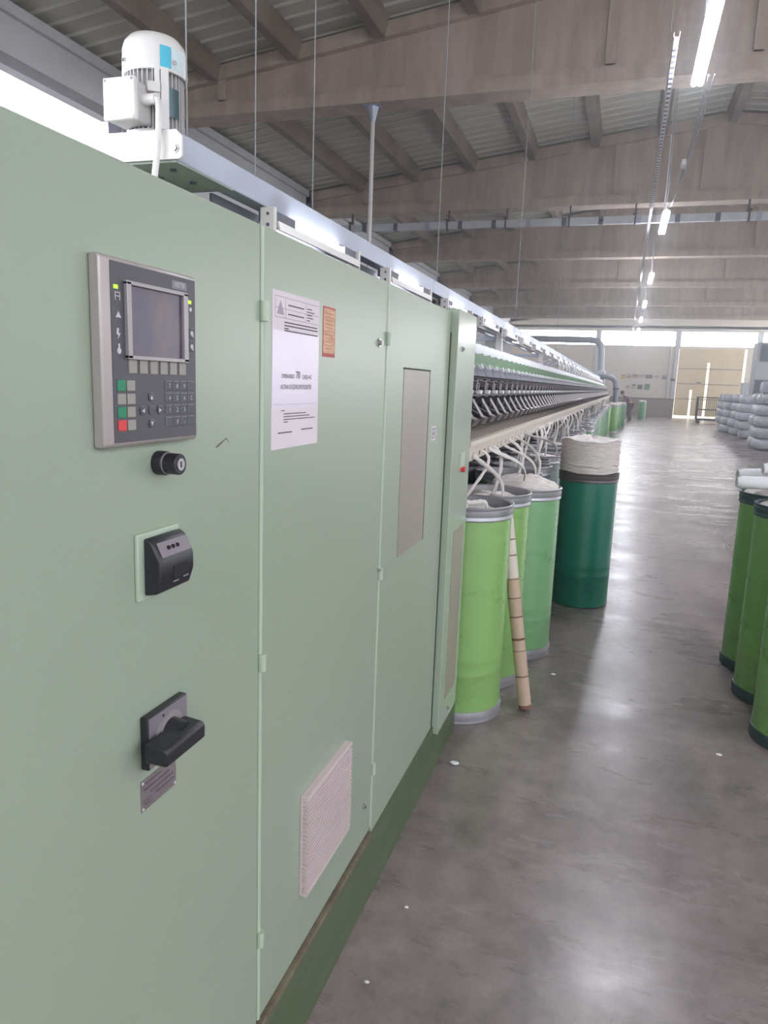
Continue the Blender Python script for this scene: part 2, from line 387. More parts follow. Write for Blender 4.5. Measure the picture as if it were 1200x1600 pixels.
# precast girders
def girder(y):
    g = MB(); xs = [-7.75, -5, -2.5, -.5, 1.6, 3.8, 6, 8.5, 12.8]
    def strip(y0, y1, zb, zt):
        n = len(xs); pts = []
        for x in xs: pts += [(x,y0,zb(x)),(x,y1,zb(x)),(x,y1,zt(x)),(x,y0,zt(x))]
        fs = []
        for i in range(n-1):
            for j in range(4): fs.append((4*i+j, 4*(i+1)+j, 4*(i+1)+(j+1)%4, 4*i+(j+1)%4))
        fs += [(0,1,2,3), (4*n-1,4*n-2,4*n-3,4*n-4)]
        g.poly(pts, fs)
    strip(y, y+.42, lambda x: 5.58, lambda x: 5.75)
    strip(y+.05, y+.37, lambda x: 5.75, lambda x: 5.82)
    strip(y+.12, y+.30, lambda x: 5.82, lambda x: roof_z(x)-.2)
    strip(y, y+.42, lambda x: roof_z(x)-.2, lambda x: roof_z(x))
    for x in (-6.4, -.62, 1.15, 3.2, 9): g.box(x, x+.13, y+.05, y+.37, 5.8, roof_z(x)-.15)
    return struct(g, 'roof_girder', 'concrete', org=(-7.75, y, 5.58))
for y in GY: girder(y)
# purlins, each its own
PX = [-7.4+.96+1.345*k for k in range(14)]
for bi in range(len(GY)-1):
    y0, y1 = GY[bi]+.42, GY[bi+1]
    for x in PX:
        if x > 8: continue
        z = roof_z(x); p = MB()
        p.prism([(x-.075, z-.21), (x+.075, z-.21), (x+.13, z+.09), (x-.13, z+.09)], 'y', y0, y1)
        struct(p, 'purlin', 'purlin', org=(x, y0, z-.21))
# corrugated sheets lying on the purlins
cg = MB(); pitch = .33; prof = []
y = YN
while y < YF+.2:
    prof += [(y, 0), (y+.27, 0), (y+.285, .028), (y+.315, .028)]; y += pitch
for xa, xb in ((-8.4, 1.6), (1.6, 13)):
    za, zb = roof_z(xa)+.09, roof_z(xb)+.09; n = len(prof); pts = [(xa, q[0], za-q[1]*.8) for q in prof]+[(xb, q[0], zb-q[1]*.8) for q in prof]
    for i in range(n-1):
        cg.m = 1 if i % 4 == 2 else 0
        o = len(cg.v); cg.poly([pts[i], pts[i+1], pts[n+i+1], pts[n+i]], [(0,1,2,3)])
struct(cg, 'ceiling', ['roof', 'roof_rib'])

# ================================================================== CONTROL CABINET
XC = -.63
cab = thing('control_cabinet', (-1.1, 1.5, 0), 'pale green steel control cabinet with operator panel and vent grille, filling the left foreground', 'cabinet')
MB().box(-1.75, -.655, -.3, 3.04, .19, 1.858).build('body', 'cab', cab, bevel=.004)
MB().box(-1.72, -.622, -.3, 3.13, 0, .215).build('plinth', 'kick', cab, label='darker green plinth strip along the floor')
MB().box(-.66, -.621, -.3, 1.932, .215, .229).build('plinth_ledge', 'rust', cab)
def door(y0, y1, z0, z1, nm='door', xf=XC):
    return MB().box(-.655, xf, y0, y1, z0, z1).build(nm, 'cab', cab, bevel=.003)
doors = [door(-.29, .44, .235, 1.865), door(.445, 1.199, .235, 1.865), door(1.213, 1.930, .235, 1.865), door(1.944, 2.694, .205, 1.865)]
for y, dz in ((.4425, doors[1]), (1.206, doors[1]), (1.937, doors[2])):
    MB().cyl((-.632, y, .24), (-.632, y, 1.862), .0058, 10).build('seam_strip', 'cab_lit', dz, smooth=True)
    for z in ((1.70, 1.735), (1.035, 1.07), (.42, .455)):
        h = MB().cyl((-.626, y, z[0]), (-.626, y, z[1]), .0085, 14)
        h.box(-.632, -.627, y-.007, y+.007, z[0]+.003, z[1]-.003)
        hh = h.build('hinge', 'cab_lit', dz, smooth=True)
        for q in z: MB().cyl((-.626, y, q-.0012), (-.626, y, q+.0012), .0092, 14).build('hinge_ring', 'gasket', cab, smooth=True) if False else None
MB().box(-.65, -.628, 2.694, 2.702, .2, 1.79).build('door_gasket', 'gasket', cab)
end = MB().box(-.66, -.602, 2.704, 3.04, .185, 1.878).build('end_panel', 'cab_gloss', cab, bevel=.003)
MB().box(-.604, -.6, 2.80, 2.99, .30, 1.02).build('recess_panel', 'inspect', end)
MB().box(-.604, -.598, 2.845, 2.93, 1.27, 1.33).build('recess_lip', 'cab_lit', end)
MB().cyl((-.604, 2.885, 1.262), (-.585, 2.885, 1.262), .011, 16).build('push_button', 'key_red', end, smooth=True)
def latch(y, z, xf, par, r=.009):
    l = MB().cyl((xf, y, z), (xf+.004, y, z), r*1.25, 18).cyl((xf, y, z), (xf+.009, y, z), r*.8, 18)
    l.box(xf+.009, xf+.0115, y-.002, y+.002, z-r*.6, z+r*.6)
    return l.build('latch', 'chrome', par, smooth=True)
latch(1.867, 1.702, XC, doors[2]); latch(1.863, .354, XC, doors[2], .006); latch(1.922, 1.067, XC, doors[2], .0035)
latch(2.79, 1.735, -.602, end, .008); latch(2.86, .235, -.602, end, .006)
# scuff left on the second door
MB().poly([(XC+.0006, y, z) for y, z in ((1.043,1.4845),(1.05,1.4835),(1.066,1.490),(1.078,1.496),(1.092,1.487),(1.079,1.4985),(1.064,1.4935),(1.05,1.488))], [tuple(range(8))]).build('scuff', 'rust', doors[1])
# inspection window strip in the third door
fr = MB(); fr.box(XC, XC+.0015, 2.11, 2.415, 1.062, 1.642)
iw = fr.build('inspection_window', 'inspect', cab, label='brownish translucent strip')
e = MB(); e.box(XC, XC+.003, 2.106, 2.418, 1.64, 1.645).box(XC, XC+.002, 2.412, 2.418, 1.06, 1.64); e.build('window_edge', 'gasket', iw)
# small pictogram label
sl = MB().box(XC, XC+.0008, 2.475, 2.535, 1.402, 1.452).build('pictogram_label', 'paper', cab)
k = MB(); x = XC+.0012
k.box(XC, x, 2.487, 2.492, 1.41, 1.444).box(XC, x, 2.519, 2.524, 1.41, 1.444).box(XC, x, 2.501, 2.510, 1.42, 1.433)
k.box(XC, x, 2.487, 2.499, 1.44, 1.446).box(XC, x, 2.512, 2.524, 1.44, 1.446).box(XC, x, 2.487, 2.498, 1.408, 1.413).box(XC, x, 2.513, 2.524, 1.408, 1.413)
k.build('pictogram', 'ink', sl)

# ---- operator panel
XP = -.613
op = MB().prism([(XC, 1.504), (XP-.004, 1.504), (XP, 1.508), (XP, 1.738), (XP-.004, 1.742), (XC, 1.742)], 'y', .755, .965)
panel = op.build('operator_panel', 'panel_frame', cab, bevel=.0025, label='grey operator panel with screen and keys')
MB().box(XP-.001, XP+.001, .7735, .9605, 1.5105, 1.7355).build('face_plate', 'panel_face', panel)
b = MB(); x0, x1 = XP, XP+.006
b.box(x0, x1, .799, .808, 1.618, 1.714).box(x0, x1, .925, .936, 1.618, 1.714).box(x0, x1, .799, .936, 1.710, 1.7155).box(x0, x1, .799, .936, 1.617, 1.6225)
b.build('screen_bezel', 'bezel', panel, bevel=.0008)
MB().box(XP, XP+.0015, .807, .926, 1.622, 1.711).build('screen', 'screen', panel)
def key(y, z, wd, ht, m, th=.0022, name='key'):
    return MB().box(XP, XP+th, y-wd/2, y+wd/2, z-ht/2, z+ht/2).build(name, m, panel, bevel=.0005, segs=1)
for i in range(6): key(.8125+i*.0226, 1.6085, .0165, .0185, 'key_grey')
for r_, (z, a, bb) in enumerate([(1.5835, 'key_green', 'key_grey'), (1.5665, 'key_grey', 'key_grey'), (1.5495, 'key_green', 'key_grey'), (1.5325, 'key_red', 'key_grey')]):
    key(.7885, z, .0165, .0138, a); key(.8075, z, .0165, .0138, bb)
ln = MB(); lg = MB()
digits = [['7', '8', '9', ''], ['4', '5', '6', 'C'], ['1', '2', '3', ''], ['', '0', '-', '']]
for r_ in range(4):
    for c_ in range(4):
        y, z = .8915+c_*.0182, 1.5835-r_*.0168
        key(y, z, .0150, .0125, 'key_dark')
        ln.box(XP, XP+.0026, y-.008, y+.007, z+.0063, z+.0074).box(XP, XP+.0024, y-.0086, y-.0078, z-.006, z+.007)
        if digits[r_][c_]: text_mesh(lg, digits[r_][c_], .009, (XP+.0022, y, z))
for (y, z, t) in ((.8495, 1.5685, '▲'), (.8305, 1.5505, '◀'), (.8685, 1.5505, '▶'), (.8495, 1.5325, '▼'), (.8495, 1.5505, '')):
    MB().cyl((XP, y, z), (XP+.0025, y, z), .0058, 16).build('key', 'key_dark', panel, smooth=True)
    q = .003
    if t == '▲': lg.poly([(XP+.003, y-q, z-q), (XP+.003, y+q, z-q), (XP+.003, y, z+q)], [(0,1,2)])
    if t == '▼': lg.poly([(XP+.003, y-q, z+q), (XP+.003, y, z-q), (XP+.003, y+q, z+q)], [(0,1,2)])
    if t == '◀': lg.poly([(XP+.003, y+q, z-q), (XP+.003, y+q, z+q), (XP+.003, y-q, z)], [(0,1,2)])
    if t == '▶': lg.poly([(XP+.003, y-q, z-q), (XP+.003, y+q, z), (XP+.003, y-q, z+q)], [(0,1,2)])
    a = [math.pi*(.15+.12*i) for i in range(7)]
    ln.poly([(XP+.0027, y-.0066*math.cos(t_), z+.0066*math.sin(t_)) for t_ in a]+[(XP+.0027, y-.0058*math.cos(t_), z+.0058*math.sin(t_)) for t_ in a[::-1]], [(i, i+1, 12-i, 13-i) for i in range(6)])
for (y, z) in ((.949, 1.660), (.949, 1.641)):
    key(y, z, .0125, .014, 'key_dark'); ln.box(XP, XP+.0026, y-.006, y+.006, z+.007, z+.0078)
    lg.cyl((XP+.002, y, z), (XP+.0028, y, z), .0035, 12); lg.box(XP+.002, XP+.0028, y+.001, y+.004, z-.005, z-.001)
ln.build('key_outline', 'key_line', panel)
# status pictograms down the left side
lg.box(XP, XP+.0014, .781, .791, 1.6935, 1.6945).box(XP, XP+.0014, .781, .782, 1.689, 1.698).box(XP, XP+.0014, .790, .791, 1.689, 1.698).box(XP, XP+.0014, .781, .791, 1.698, 1.699)
lg.poly([(XP+.0014, .781, 1.668), (XP+.0014, .792, 1.668), (XP+.0014, .7865, 1.676)], [(0,1,2)])
lg.poly([(XP+.0014, y, z) for y, z in ((.783,1.655),(.787,1.655),(.786,1.649),(.790,1.649),(.784,1.641),(.7855,1.647),(.782,1.647))], [tuple(range(7))])
lg.cyl((XP, .7865, 1.627), (XP+.0014, .7865, 1.627), .004, 10); lg.box(XP, XP+.0014, .785, .788, 1.630, 1.636)
lg.cyl((XP, .9485, 1.694), (XP+.0014, .9485, 1.694), .003, 10)
lg.build('legend', 'white_ink', panel)
lo = MB(); lo.box(XP, XP+.0012, .9035, .939, 1.7185, 1.7295); logo = lo.build('logo_plate', 'key_line', panel)
text_mesh(MB(), 'RIETER', .0095, (XP+.0014, .9212, 1.724), sx=.85).build('logo', 'white_ink', panel)
for y, z in ((.7825, 1.705), (.9455, 1.704)):
    MB().box(XP, XP+.002, y-.0035, y+.0035, z-.0022, z+.0022).build('indicator_light', 'led', panel)

# ---- key switch
ks = MB().cyl((XC, .888, 1.474), (XC+.016, .888, 1.474), .0175, 28).cyl((XC+.017, .888, 1.474), (XC+.038, .888, 1.474), .0152, 28)
ksw = ks.build('key_switch', 'black', cab, smooth=True, bevel=.0012)
MB().cyl((XC+.016, .888, 1.474), (XC+.0172, .888, 1.474), .0162, 28).build('ring', 'bezel', ksw, smooth=True)
MB().cyl((XC+.038, .888, 1.474), (XC+.0392, .888, 1.474), .009, 20).build('lock_barrel', 'chrome', ksw, smooth=True)
MB().box(XC+.0392, XC+.0396, .8868, .8892, 1.470, 1.478).build('keyhole', 'black2', ksw)
# ---- flap device on a raised plate
bp_ = MB().box(XC, XC+.006, .829, .929, 1.281, 1.378).build('mounting_plate', 'cab_lit', cab, bevel=.0015)
dv = MB().prism([(XC+.006, 1.287), (XC+.026, 1.291), (XC+.034, 1.315), (XC+.034, 1.338), (XC+.020, 1.366), (XC+.012, 1.371), (XC+.006, 1.371)], 'y', .842, .926)
dev = dv.build('socket_flap', 'black', cab, bevel=.004, label='black hinged socket flap with a lilac label')
def slope(z): return XC+.034-(z-1.338)*.5 if z > 1.338 else XC+.034
lb = MB(); lb.poly([(slope(1.344)+.0008, .850, 1.344), (slope(1.344)+.0008, .922, 1.344), (slope(1.364)+.0008, .922, 1.364), (slope(1.364)+.0008, .850, 1.364)], [(0,1,2,3)])
lb.build('device_label', 'lilac', dev)
g = MB()
for y in (.872, .883, .894): g.cyl((slope(1.354)-.001, y, 1.354), (slope(1.354)+.002, y, 1.354), .0035, 12)
g.build('device_mark', 'black2', dev)
MB().box(XC+.03, XC+.0347, .872, .908, 1.309, 1.328).build('flap_window', 'black2', dev)
MB().box(XC+.034, XC+.0352, .871, .884, 1.304, 1.3062).box(XC+.034, XC+.0352, .896, .909, 1.306, 1.3082).build('flap_mark', 'lilac', dev)  # pale marks under the black flap window
# ---- main rotary switch
ms = MB().box(XC, XC+.014, .832, .932, 1.022, 1.105).build('main_switch', 'black', cab, bevel=.002, label='black main rotary switch on a lilac grey plate')
MB().box(XC+.014, XC+.0152, .834, .930, 1.024, 1.103).build('switch_plate', 'lilac', ms)
MB().cyl((XC+.015, .882, 1.062), (XC+.019, .882, 1.062), .034, 36).build('switch_ring', 'bezel', ms, smooth=True)
MB().cyl((XC+.019, .882, 1.062), (XC+.042, .882, 1.062), .024, 32, r2=.02).build('switch_hub', 'black', ms, smooth=True)
MB().prism([(XC+.022, 1.047), (XC+.058, 1.047), (XC+.060, 1.051), (XC+.060, 1.069), (XC+.056, 1.075), (XC+.022, 1.078)], 'y', .812, .912).build('switch_handle', 'black', ms, bevel=.003)
MB().cyl((XC+.015, .868, 1.095), (XC+.0156, .868, 1.095), .0025, 10).build('switch_mark', 'black2', ms)
rp_ = MB().box(XC, XC+.0012, .829, .918, .953, 1.003).build('rating_plate', 'plate', cab)
r_ = MB(); xx = XC+.0015
for i, (a, bb) in enumerate(((.84, .88), (.836, .90), (.85, .91), (.866, .912))): r_.box(XC, xx, a, bb, .994-i*.009, .9965-i*.009)
text_mesh(r_, 'CE', .012, (xx, .842, .966)); r_.build('rating_text', 'ink', rp_)
rv = MB()
for y in (.833, .914):
    for z in (.957, .999): rv.cyl((XC, y, z), (XC+.0025, y, z), .0022, 8)
rv.build('rivet', 'white_ink', rp_)
# ---- vent grille
gy0, gy1, gz0, gz1, gx = 1.408, 1.698, .388, .648, XC+.020
gr = MB().box(XC, gx-.013, gy0, gy1, gz0, gz1)
gr.box(gx-.014, gx, gy0, gy1, gz1-.012, gz1).box(gx-.014, gx, gy0, gy1, gz0, gz0+.012)
grille = gr.build('vent_grille', 'grille', cab, bevel=.0012, label='off-white louvred vent grille')
lv = MB(); n = 22
for i in range(n):
    z = gz0+.013+i*(gz1-gz0-.026)/n
    lv.prism([(gx-.014, z+.003), (gx+.0015, z), (gx+.0015, z+.003), (gx-.014, z+.0062)], 'y', gy0, gy1)
lv.build('louvre', 'grille', grille)

# ---- notice sheets and sticker on the second door
nt_ = thing('notice_sheet', (XC, 1.356, 1.61), 'tall white printed notice in a plastic sleeve stuck on the second green door', 'notice')
MB().box(XC, XC+.0008, 1.244, 1.464, 1.464, 1.762).build('backing_page', 'paper', nt_)
MB().box(XC+.0008, XC+.0014, 1.245, 1.46, 1.544, 1.689).build('overlay_page', 'paper2', nt_)
ink = MB(); fx = XC+.0011; fx2 = XC+.0017
def line(y0, y1, z, t=.0012, f=fx): ink.box(f-.0003, f, y0, y1, z-t, z+t)
for y0, y1, z in ((1.312,1.385,1.739),(1.312,1.385,1.722),(1.296,1.452,1.706),(1.296,1.455,1.700),(1.296,1.315,1.6945),(1.296,1.455,1.6905)): line(y0, y1, z)
for y0, y1, z in ((1.40,1.424,1.741),(1.40,1.436,1.735),(1.40,1.424,1.729),(1.40,1.43,1.7235),(1.40,1.414,1.718)): line(y0, y1, z, .001)
for y0, y1, z in ((1.285,1.30,1.538),(1.296,1.402,1.5315),(1.296,1.42,1.526),(1.296,1.448,1.5205),(1.296,1.315,1.5155)): line(y0, y1, z, .0009)
line(1.272, 1.335, 1.495, .0012); line(1.380, 1.438, 1.4975, .0012)
text_mesh(ink, 'OPEN-END', .0118, (fx2, 1.312, 1.604), sx=1.0); text_mesh(ink, '70', .021, (fx2, 1.358, 1.607), sx=1)
text_mesh(ink, 'ÇIKIŞ-HIZ', .0112, (fx2, 1.402, 1.604), sx=.95); text_mesh(ink, 'ALTINA DÜŞÜRÜLMEYECEKTİR', .0125, (fx2, 1.352, 1.5835), sx=.82)
ink.build('print', 'ink', nt_)
fa = MB()
for z in (1.7515, 1.7305, 1.7135): fa.box(XC+.0008, XC+.001, 1.256, 1.458, z-.0006, z+.0006)
for y in (1.256, 1.30, 1.394): fa.box(XC+.0008, XC+.001, y-.0005, y+.0005, 1.713, 1.7515)
fa.box(XC+.0014, XC+.0016, 1.248, 1.456, 1.5495, 1.5503)
fa.poly([(XC+.0011, 1.262, 1.719), (XC+.0011, 1.294, 1.719), (XC+.0011, 1.278, 1.745)], [(0,1,2)])
fa.build('rule_lines', 'ink2', nt_)
st = thing('sticker', (XC, 1.52, 1.70), 'small orange and cream printed sticker to the right of the white notice', 'sticker')
MB().box(XC, XC+.0007, 1.485, 1.555, 1.650, 1.757).build('label_base', 'sticker_red', st)
MB().box(XC+.0007, XC+.001, 1.488, 1.552, 1.658, 1.753).build('label_print', 'sticker', st)
s_ = MB()
for i in range(11): s_.box(XC+.001, XC+.0013, 1.496, 1.544-(i % 3)*.006, 1.742-i*.0075, 1.7432-i*.0075)
s_.build('label_lines', 'sticker_red', st)

# ================================================================== OVERHEAD RAIL, MOTOR
RX0, RX1, RZ0, RZ1 = -1.262, -1.2, 2.166, 2.246
rail = thing('overhead_rail', (-1.23, 2.0, 0), 'long galvanised box rail running above the cabinet and spinning machine', 'rail')
rl = MB(); yy = 1.8
ends = [1.8, 4.6, 8.2, 12, 16, 20, 24, 28, 32, 36, 38.1]
for a, bb in zip(ends, ends[1:]): rl.box(RX0, RX1, a+.003, bb-.003, RZ0, RZ1)
rl.build('rail_beam', 'galv', rail, bevel=.003)
MB().box(RX0-.1, RX0-.085, 1.9, 38.1, 2.10, 2.135).box(RX0-.02, RX0-.01, 2.1, 38.1, 2.13, 2.16).build('cable_strip', 'mach_grey', rail)
for y in (4.95, 7.45, 11.3, 15.2, 19.2, 23.2, 27.2, 31.2, 35.2):
    MB().box(-1.265, -1.205, y-.03, y+.03, 1.70, 2.166).build('post', 'white_metal', rail, bevel=.004)
for y in (7.45, 11.3, 15.2, 19.2, 23.2, 27.2, 31.2, 35.2):
    MB().box(-2.1, -1.2, y+.05, y+.09, 2.05, 2.09).build('cross_arm', 'galv', rail)
rail2 = thing('overhead_rail', (-2.0, 8, 0), 'second galvanised rail parallel behind the main one, carrying a far lamp row', 'rail')
MB().box(-2.04, -1.98, 7.0, 39, 2.10, 2.17).build('rail_beam', 'galv', rail2, bevel=.003)

# thin suspension wires and one steel tube
for y in (1.9, 2.3, 2.77, 4.78, 8.4, 13.5):
    WL = {1.9: 'thin hanging wire just right of the motor', 2.3: 'thin hanging wire meeting the rail above the first door seam', 2.77: 'thin hanging wire meeting the rail above the white notice', 4.78: 'thin hanging wire meeting the rail above the third door', 8.4: 'faint hanging wire beyond the far cabinet corner, nearer one', 13.5: 'faint hanging wire beyond the far cabinet corner, farther one'}
    tag(MB().cyl((-1.23, y, RZ1), (-1.23, y, roof_z(-1.23)+.05), .0022 if y < 3 else .003, 6).build('hanger_wire', 'wire', org=(-1.23, y, RZ1)),
        WL[y], 'wire', 'suspension wires of the overhead rail')
pt = thing('hanger_rod', (-3.87, 10.85, 5.58), 'thick pale steel rod with a flared top bracket hanging from the nearest roof girder', 'rod')
MB().cyl((-3.87, 10.85, 2.5), (-3.87, 10.85, 5.5), .03, 14).build('rod', 'white_metal', pt, smooth=True)
MB().cyl((-3.87, 10.85, 5.36), (-3.87, 10.85, 5.58), .03, 12, r2=.09).box(-3.99, -3.75, 10.75, 10.95, 5.565, 5.58).build('flared_bracket', 'galv', pt, smooth=True)

# rail lamps
def rail_lamp():
    t = thing('rail_lamp', (-1.2, 2.75, 2.1), None, 'lamp', 'fluorescent lamps under the overhead rail')
    MB().cyl((-1.19, 2.50, 2.141), (-1.19, 2.97, 2.141), .0135, 12).build('tube', 'tube2', t, smooth=True)
    h = MB(); h.prism([(-1.158, 2.092), (-1.150, 2.092), (-1.158, 2.122), (-1.215, 2.128), (-1.215, 2.122), (-1.164, 2.116)], 'y', 2.33, 3.12)
    h.build('housing', 'white_metal', t)
    MB().box(-1.235, -1.17, 2.335, 2.49, 2.126, 2.156).build('end_cap', 'mach_grey', t); MB().box(-1.235, -1.17, 2.98, 3.11, 2.126, 2.156).build('end_cap', 'mach_grey', t)
    for y in (2.30, 3.12):
        b = MB().box(-1.212, -1.158, y, y+.02, 2.085, 2.162).build('bracket', 'white_metal', t, bevel=.003)
        MB().cyl((-1.182, y-.003, 2.105), (-1.182, y, 2.105), .006, 10).cyl((-1.182, y-.003, 2.14), (-1.182, y, 2.14), .005, 10).build('bolt', 'mach_grey', b)
    return t
ORD_ = ['first', 'second', 'third', 'fourth', 'fifth', 'sixth', 'seventh', 'eighth']
rlamp = rail_lamp()
rlamp['label'] = 'rail lamp between two white brackets just above the seam of the first two green doors'
names = {0: 'glaring rail lamp partly behind the motor at the left edge', 2: 'rail lamp above the third green door, second beyond the motor', 3: 'small rail lamp just above the far corner of the cabinet'}
gl = thing('rail_lamp', (-1.53, 1.4, 2.25), 'glaring lamp tube partly behind the motor at the left edge', 'lamp')
MB().cyl((-1.53, .86, 2.30), (-1.53, 1.92, 2.30), .020, 14).build('tube', 'tube2', gl, smooth=True)
MB().box(-1.60, -1.56, .8, 1.98, 2.247, 2.33).build('housing', 'white_metal', gl)
MB().box(-1.56, -1.51, .80, .86, 2.275, 2.325).build('end_cap', 'mach_grey', gl)
MB().box(-1.56, -1.51, 1.92, 1.98, 2.275, 2.325).build('end_cap', 'mach_grey', gl)
for i in range(2, 29):
    y = 2.75+1.27*(i-1)
    c = copy_tree(rlamp, (-1.2, y, 2.1)); c['label'] = names.get(i, ORD_[i-4]+' small rail lamp beyond the far corner of the cabinet' if i < 12 else 'one of the tiny bright rail lamps at the distant end above the spinning machine')
r2l = thing('rail_lamp', (-2.0, 8, 2.08), 'small bright lamp in the farther parallel row above the spinning machine', 'lamp', 'lamps on the farther parallel rail')
MB().cyl((-2.0, 7.8, 2.075), (-2.0, 8.3, 2.075), .022, 10).build('tube', 'tube2', r2l, smooth=True)
MB().box(-2.03, -1.97, 7.7, 8.4, 2.085, 2.1).build('housing', 'white_metal', r2l)
for i in range(1, 22): copy_tree(r2l, (-2.0, 8+1.3*i, 2.08))

# motor mount and motor
mt = thing('motor_mount', (-1.4, 1.8, 2.165), 'white steel channel bracket carrying the motor at the near end of the rail', 'bracket')
m_ = MB().prism([(-1.68, 2.171), (-1.185, 2.169), (-1.178, 2.176), (-1.178, 2.226), (-1.195, 2.243), (-1.68, 2.247)], 'y', 1.792, 1.799)
m_.build('front_plate', 'white_metal', mt)
MB().box(-1.68, -1.20, 1.80, 2.10, 2.163, 2.170).build('bottom_plate', 'under', mt)
MB().box(-1.68, -1.266, 1.80, 2.06, 2.236, 2.247).build('top_plate', 'white_metal', mt)
MB().cyl((-1.200, 1.785, 2.196), (-1.200, 1.792, 2.196), .010, 6).cyl((-1.200, 1.789, 2.196), (-1.200, 1.792, 2.196), .013, 16).build('bolt', 'chrome', mt)
bh = MB()
for x, y in ((-1.25, 1.86), (-1.34, 1.93), (-1.27, 1.99), (-1.42, 1.87)): bh.cyl((x, y, 2.157), (x, y, 2.163), .010, 6)
bh.build('bolt', 'steel_dark', mt)
mcx, mcy, tx = -1.332, 1.90, -1.272
mo = thing('electric_motor', (mcx, mcy, 2.247), 'pale grey electric motor standing upright on the rail end, with fan cowl and blue label', 'motor')
body = MB().cyl((mcx, mcy, 2.247), (mcx, mcy, 2.43), .068, 32)
for i in range(36):
    a = 2*math.pi*i/36
    c_, s_2 = math.cos(a), math.sin(a)
    p0 = Vector((mcx+.065*c_, mcy+.065*s_2, 0)); p1 = Vector((mcx+.079*c_, mcy+.079*s_2, 0)); t_ = Vector((-s_2, c_, 0))*.0016
    pts = []
    for z in (2.262, 2.425):
        for q in (p0-t_, p1-t_, p1+t_, p0+t_): pts.append((q.x, q.y, z))
    body.poly(pts, [(0,1,5,4),(1,2,6,5),(2,3,7,6),(4,5,6,7),(0,3,2,1)])
body.cyl((mcx, mcy, 2.247), (mcx, mcy, 2.262), .080, 32)
body.build('finned_body', 'motor_fin', mo, smooth=True)
MB().lathe([(.0, .092), (.05, .092), (.068, .086), (.081, .071), (.086, .055), (.088, -.012), (.083, -.012), (.083, -.013), (.078, .0), (0, .002)], (mcx, mcy, 2.425), 48).build('fan_cowl', 'motor', mo, smooth=True)
ck = MB()
for a in (-2.05, -.35, .9, 2.5): ck.cyl((mcx+.086*math.cos(a), mcy+.086*math.sin(a), 2.438), (mcx+.093*math.cos(a), mcy+.093*math.sin(a), 2.438), .0055, 10)
ck.build('cowl_screw', 'chrome', mo)
def band(a0, a1, z0, z1, r, mname, nm, par):
    q = MB(); n = 8; pts = []
    for i in range(n+1):
        a = a0+(a1-a0)*i/n
        for z in (z0, z1): pts.append((mcx+r*math.cos(a), mcy+r*math.sin(a), z))
    q.poly(pts, [(2*i, 2*i+2, 2*i+3, 2*i+1) for i in range(n)])
    return q.build(nm, mname, par, smooth=True)
lb_ = band(-.80, -.46, 2.420, 2.474, .0886, 'cyan', 'brand_label', mo)
band(-.45, .08, 2.420, 2.474, .0886, 'pale', 'rating_label', mo)
band(-.50, -.08, 2.30, 2.375, .0815, 'steel_dark', 'name_plate', mo)
def foot(a, r0_, r1_, z0, z1, wd, nm, mname):
    d = Vector((math.cos(a), math.sin(a), 0)); t_ = Vector((-d.y, d.x, 0))*wd/2; c = Vector((mcx, mcy, 0)); pts = []
    for z in (z0, z1):
        for q in (c+d*r0_-t_, c+d*r1_-t_, c+d*r1_+t_, c+d*r0_+t_): pts.append((q.x, q.y, z))
    return MB().poly(pts, [(0,3,2,1),(4,5,6,7),(0,1,5,4),(1,2,6,5),(2,3,7,6),(3,0,4,7)]).build(nm, mname, mo, bevel=.002)
foot(-.66, .06, .088, 2.262, 2.425, .022, 'foot_rail', 'motor'); foot(-.90, .06, .088, 2.262, 2.415, .014, 'foot_rail', 'motor')
foot(-1.0, .075, .096, 2.352, 2.378, .034, 'clamp', 'motor')
tb = MB().box(tx-.122, tx-.028, mcy-.125, mcy-.06, 2.268, 2.368)
tbo = tb.build('terminal_box', 'motor_fin', mo, bevel=.006, label='terminal box with a square white lid')
MB().box(tx-.125, tx-.025, mcy-.142, mcy-.125, 2.266, 2.372).build('lid', 'motor', tbo, bevel=.004)
sc_ = MB()
for x in (tx-.117, tx-.033):
    for z in (2.274, 2.364): sc_.cyl((x, mcy-.1435, z), (x, mcy-.142, z), .004, 8)
sc_.build('lid_screw', 'chrome', tbo)
MB().cyl((tx-.03, mcy-.10, 2.325), (tx+.012, mcy-.10, 2.325), .014, 14).build('cable_gland', 'motor', mo, smooth=True)
tag(MB().tube([(tx+.012, 1.80, 2.325), (tx+.022, 1.795, 2.318), (tx+.030, 1.786, 2.29), (tx+.032, 1.78, 2.24), (tx+.030, 1.775, 2.18), (tx+.028, 1.76, 2.10), (tx+.03, 1.74, 2.0), (tx+.03, 1.70, 1.858)], .0085, 10).build('motor_cable', 'motor', smooth=True, org=(tx+.02, 1.79, 2.0)),
    'white cable dropping from the motor down behind the cabinet top', 'cable')
tag(MB().cyl((tx+.03, 1.70, 1.858), (tx+.03, 1.70, 1.9), .012, 12).build('cable_sleeve', 'motor', smooth=True, org=(tx+.03, 1.70, 1.858)), 'short sleeve where the motor cable enters the cabinet roof', 'sleeve')

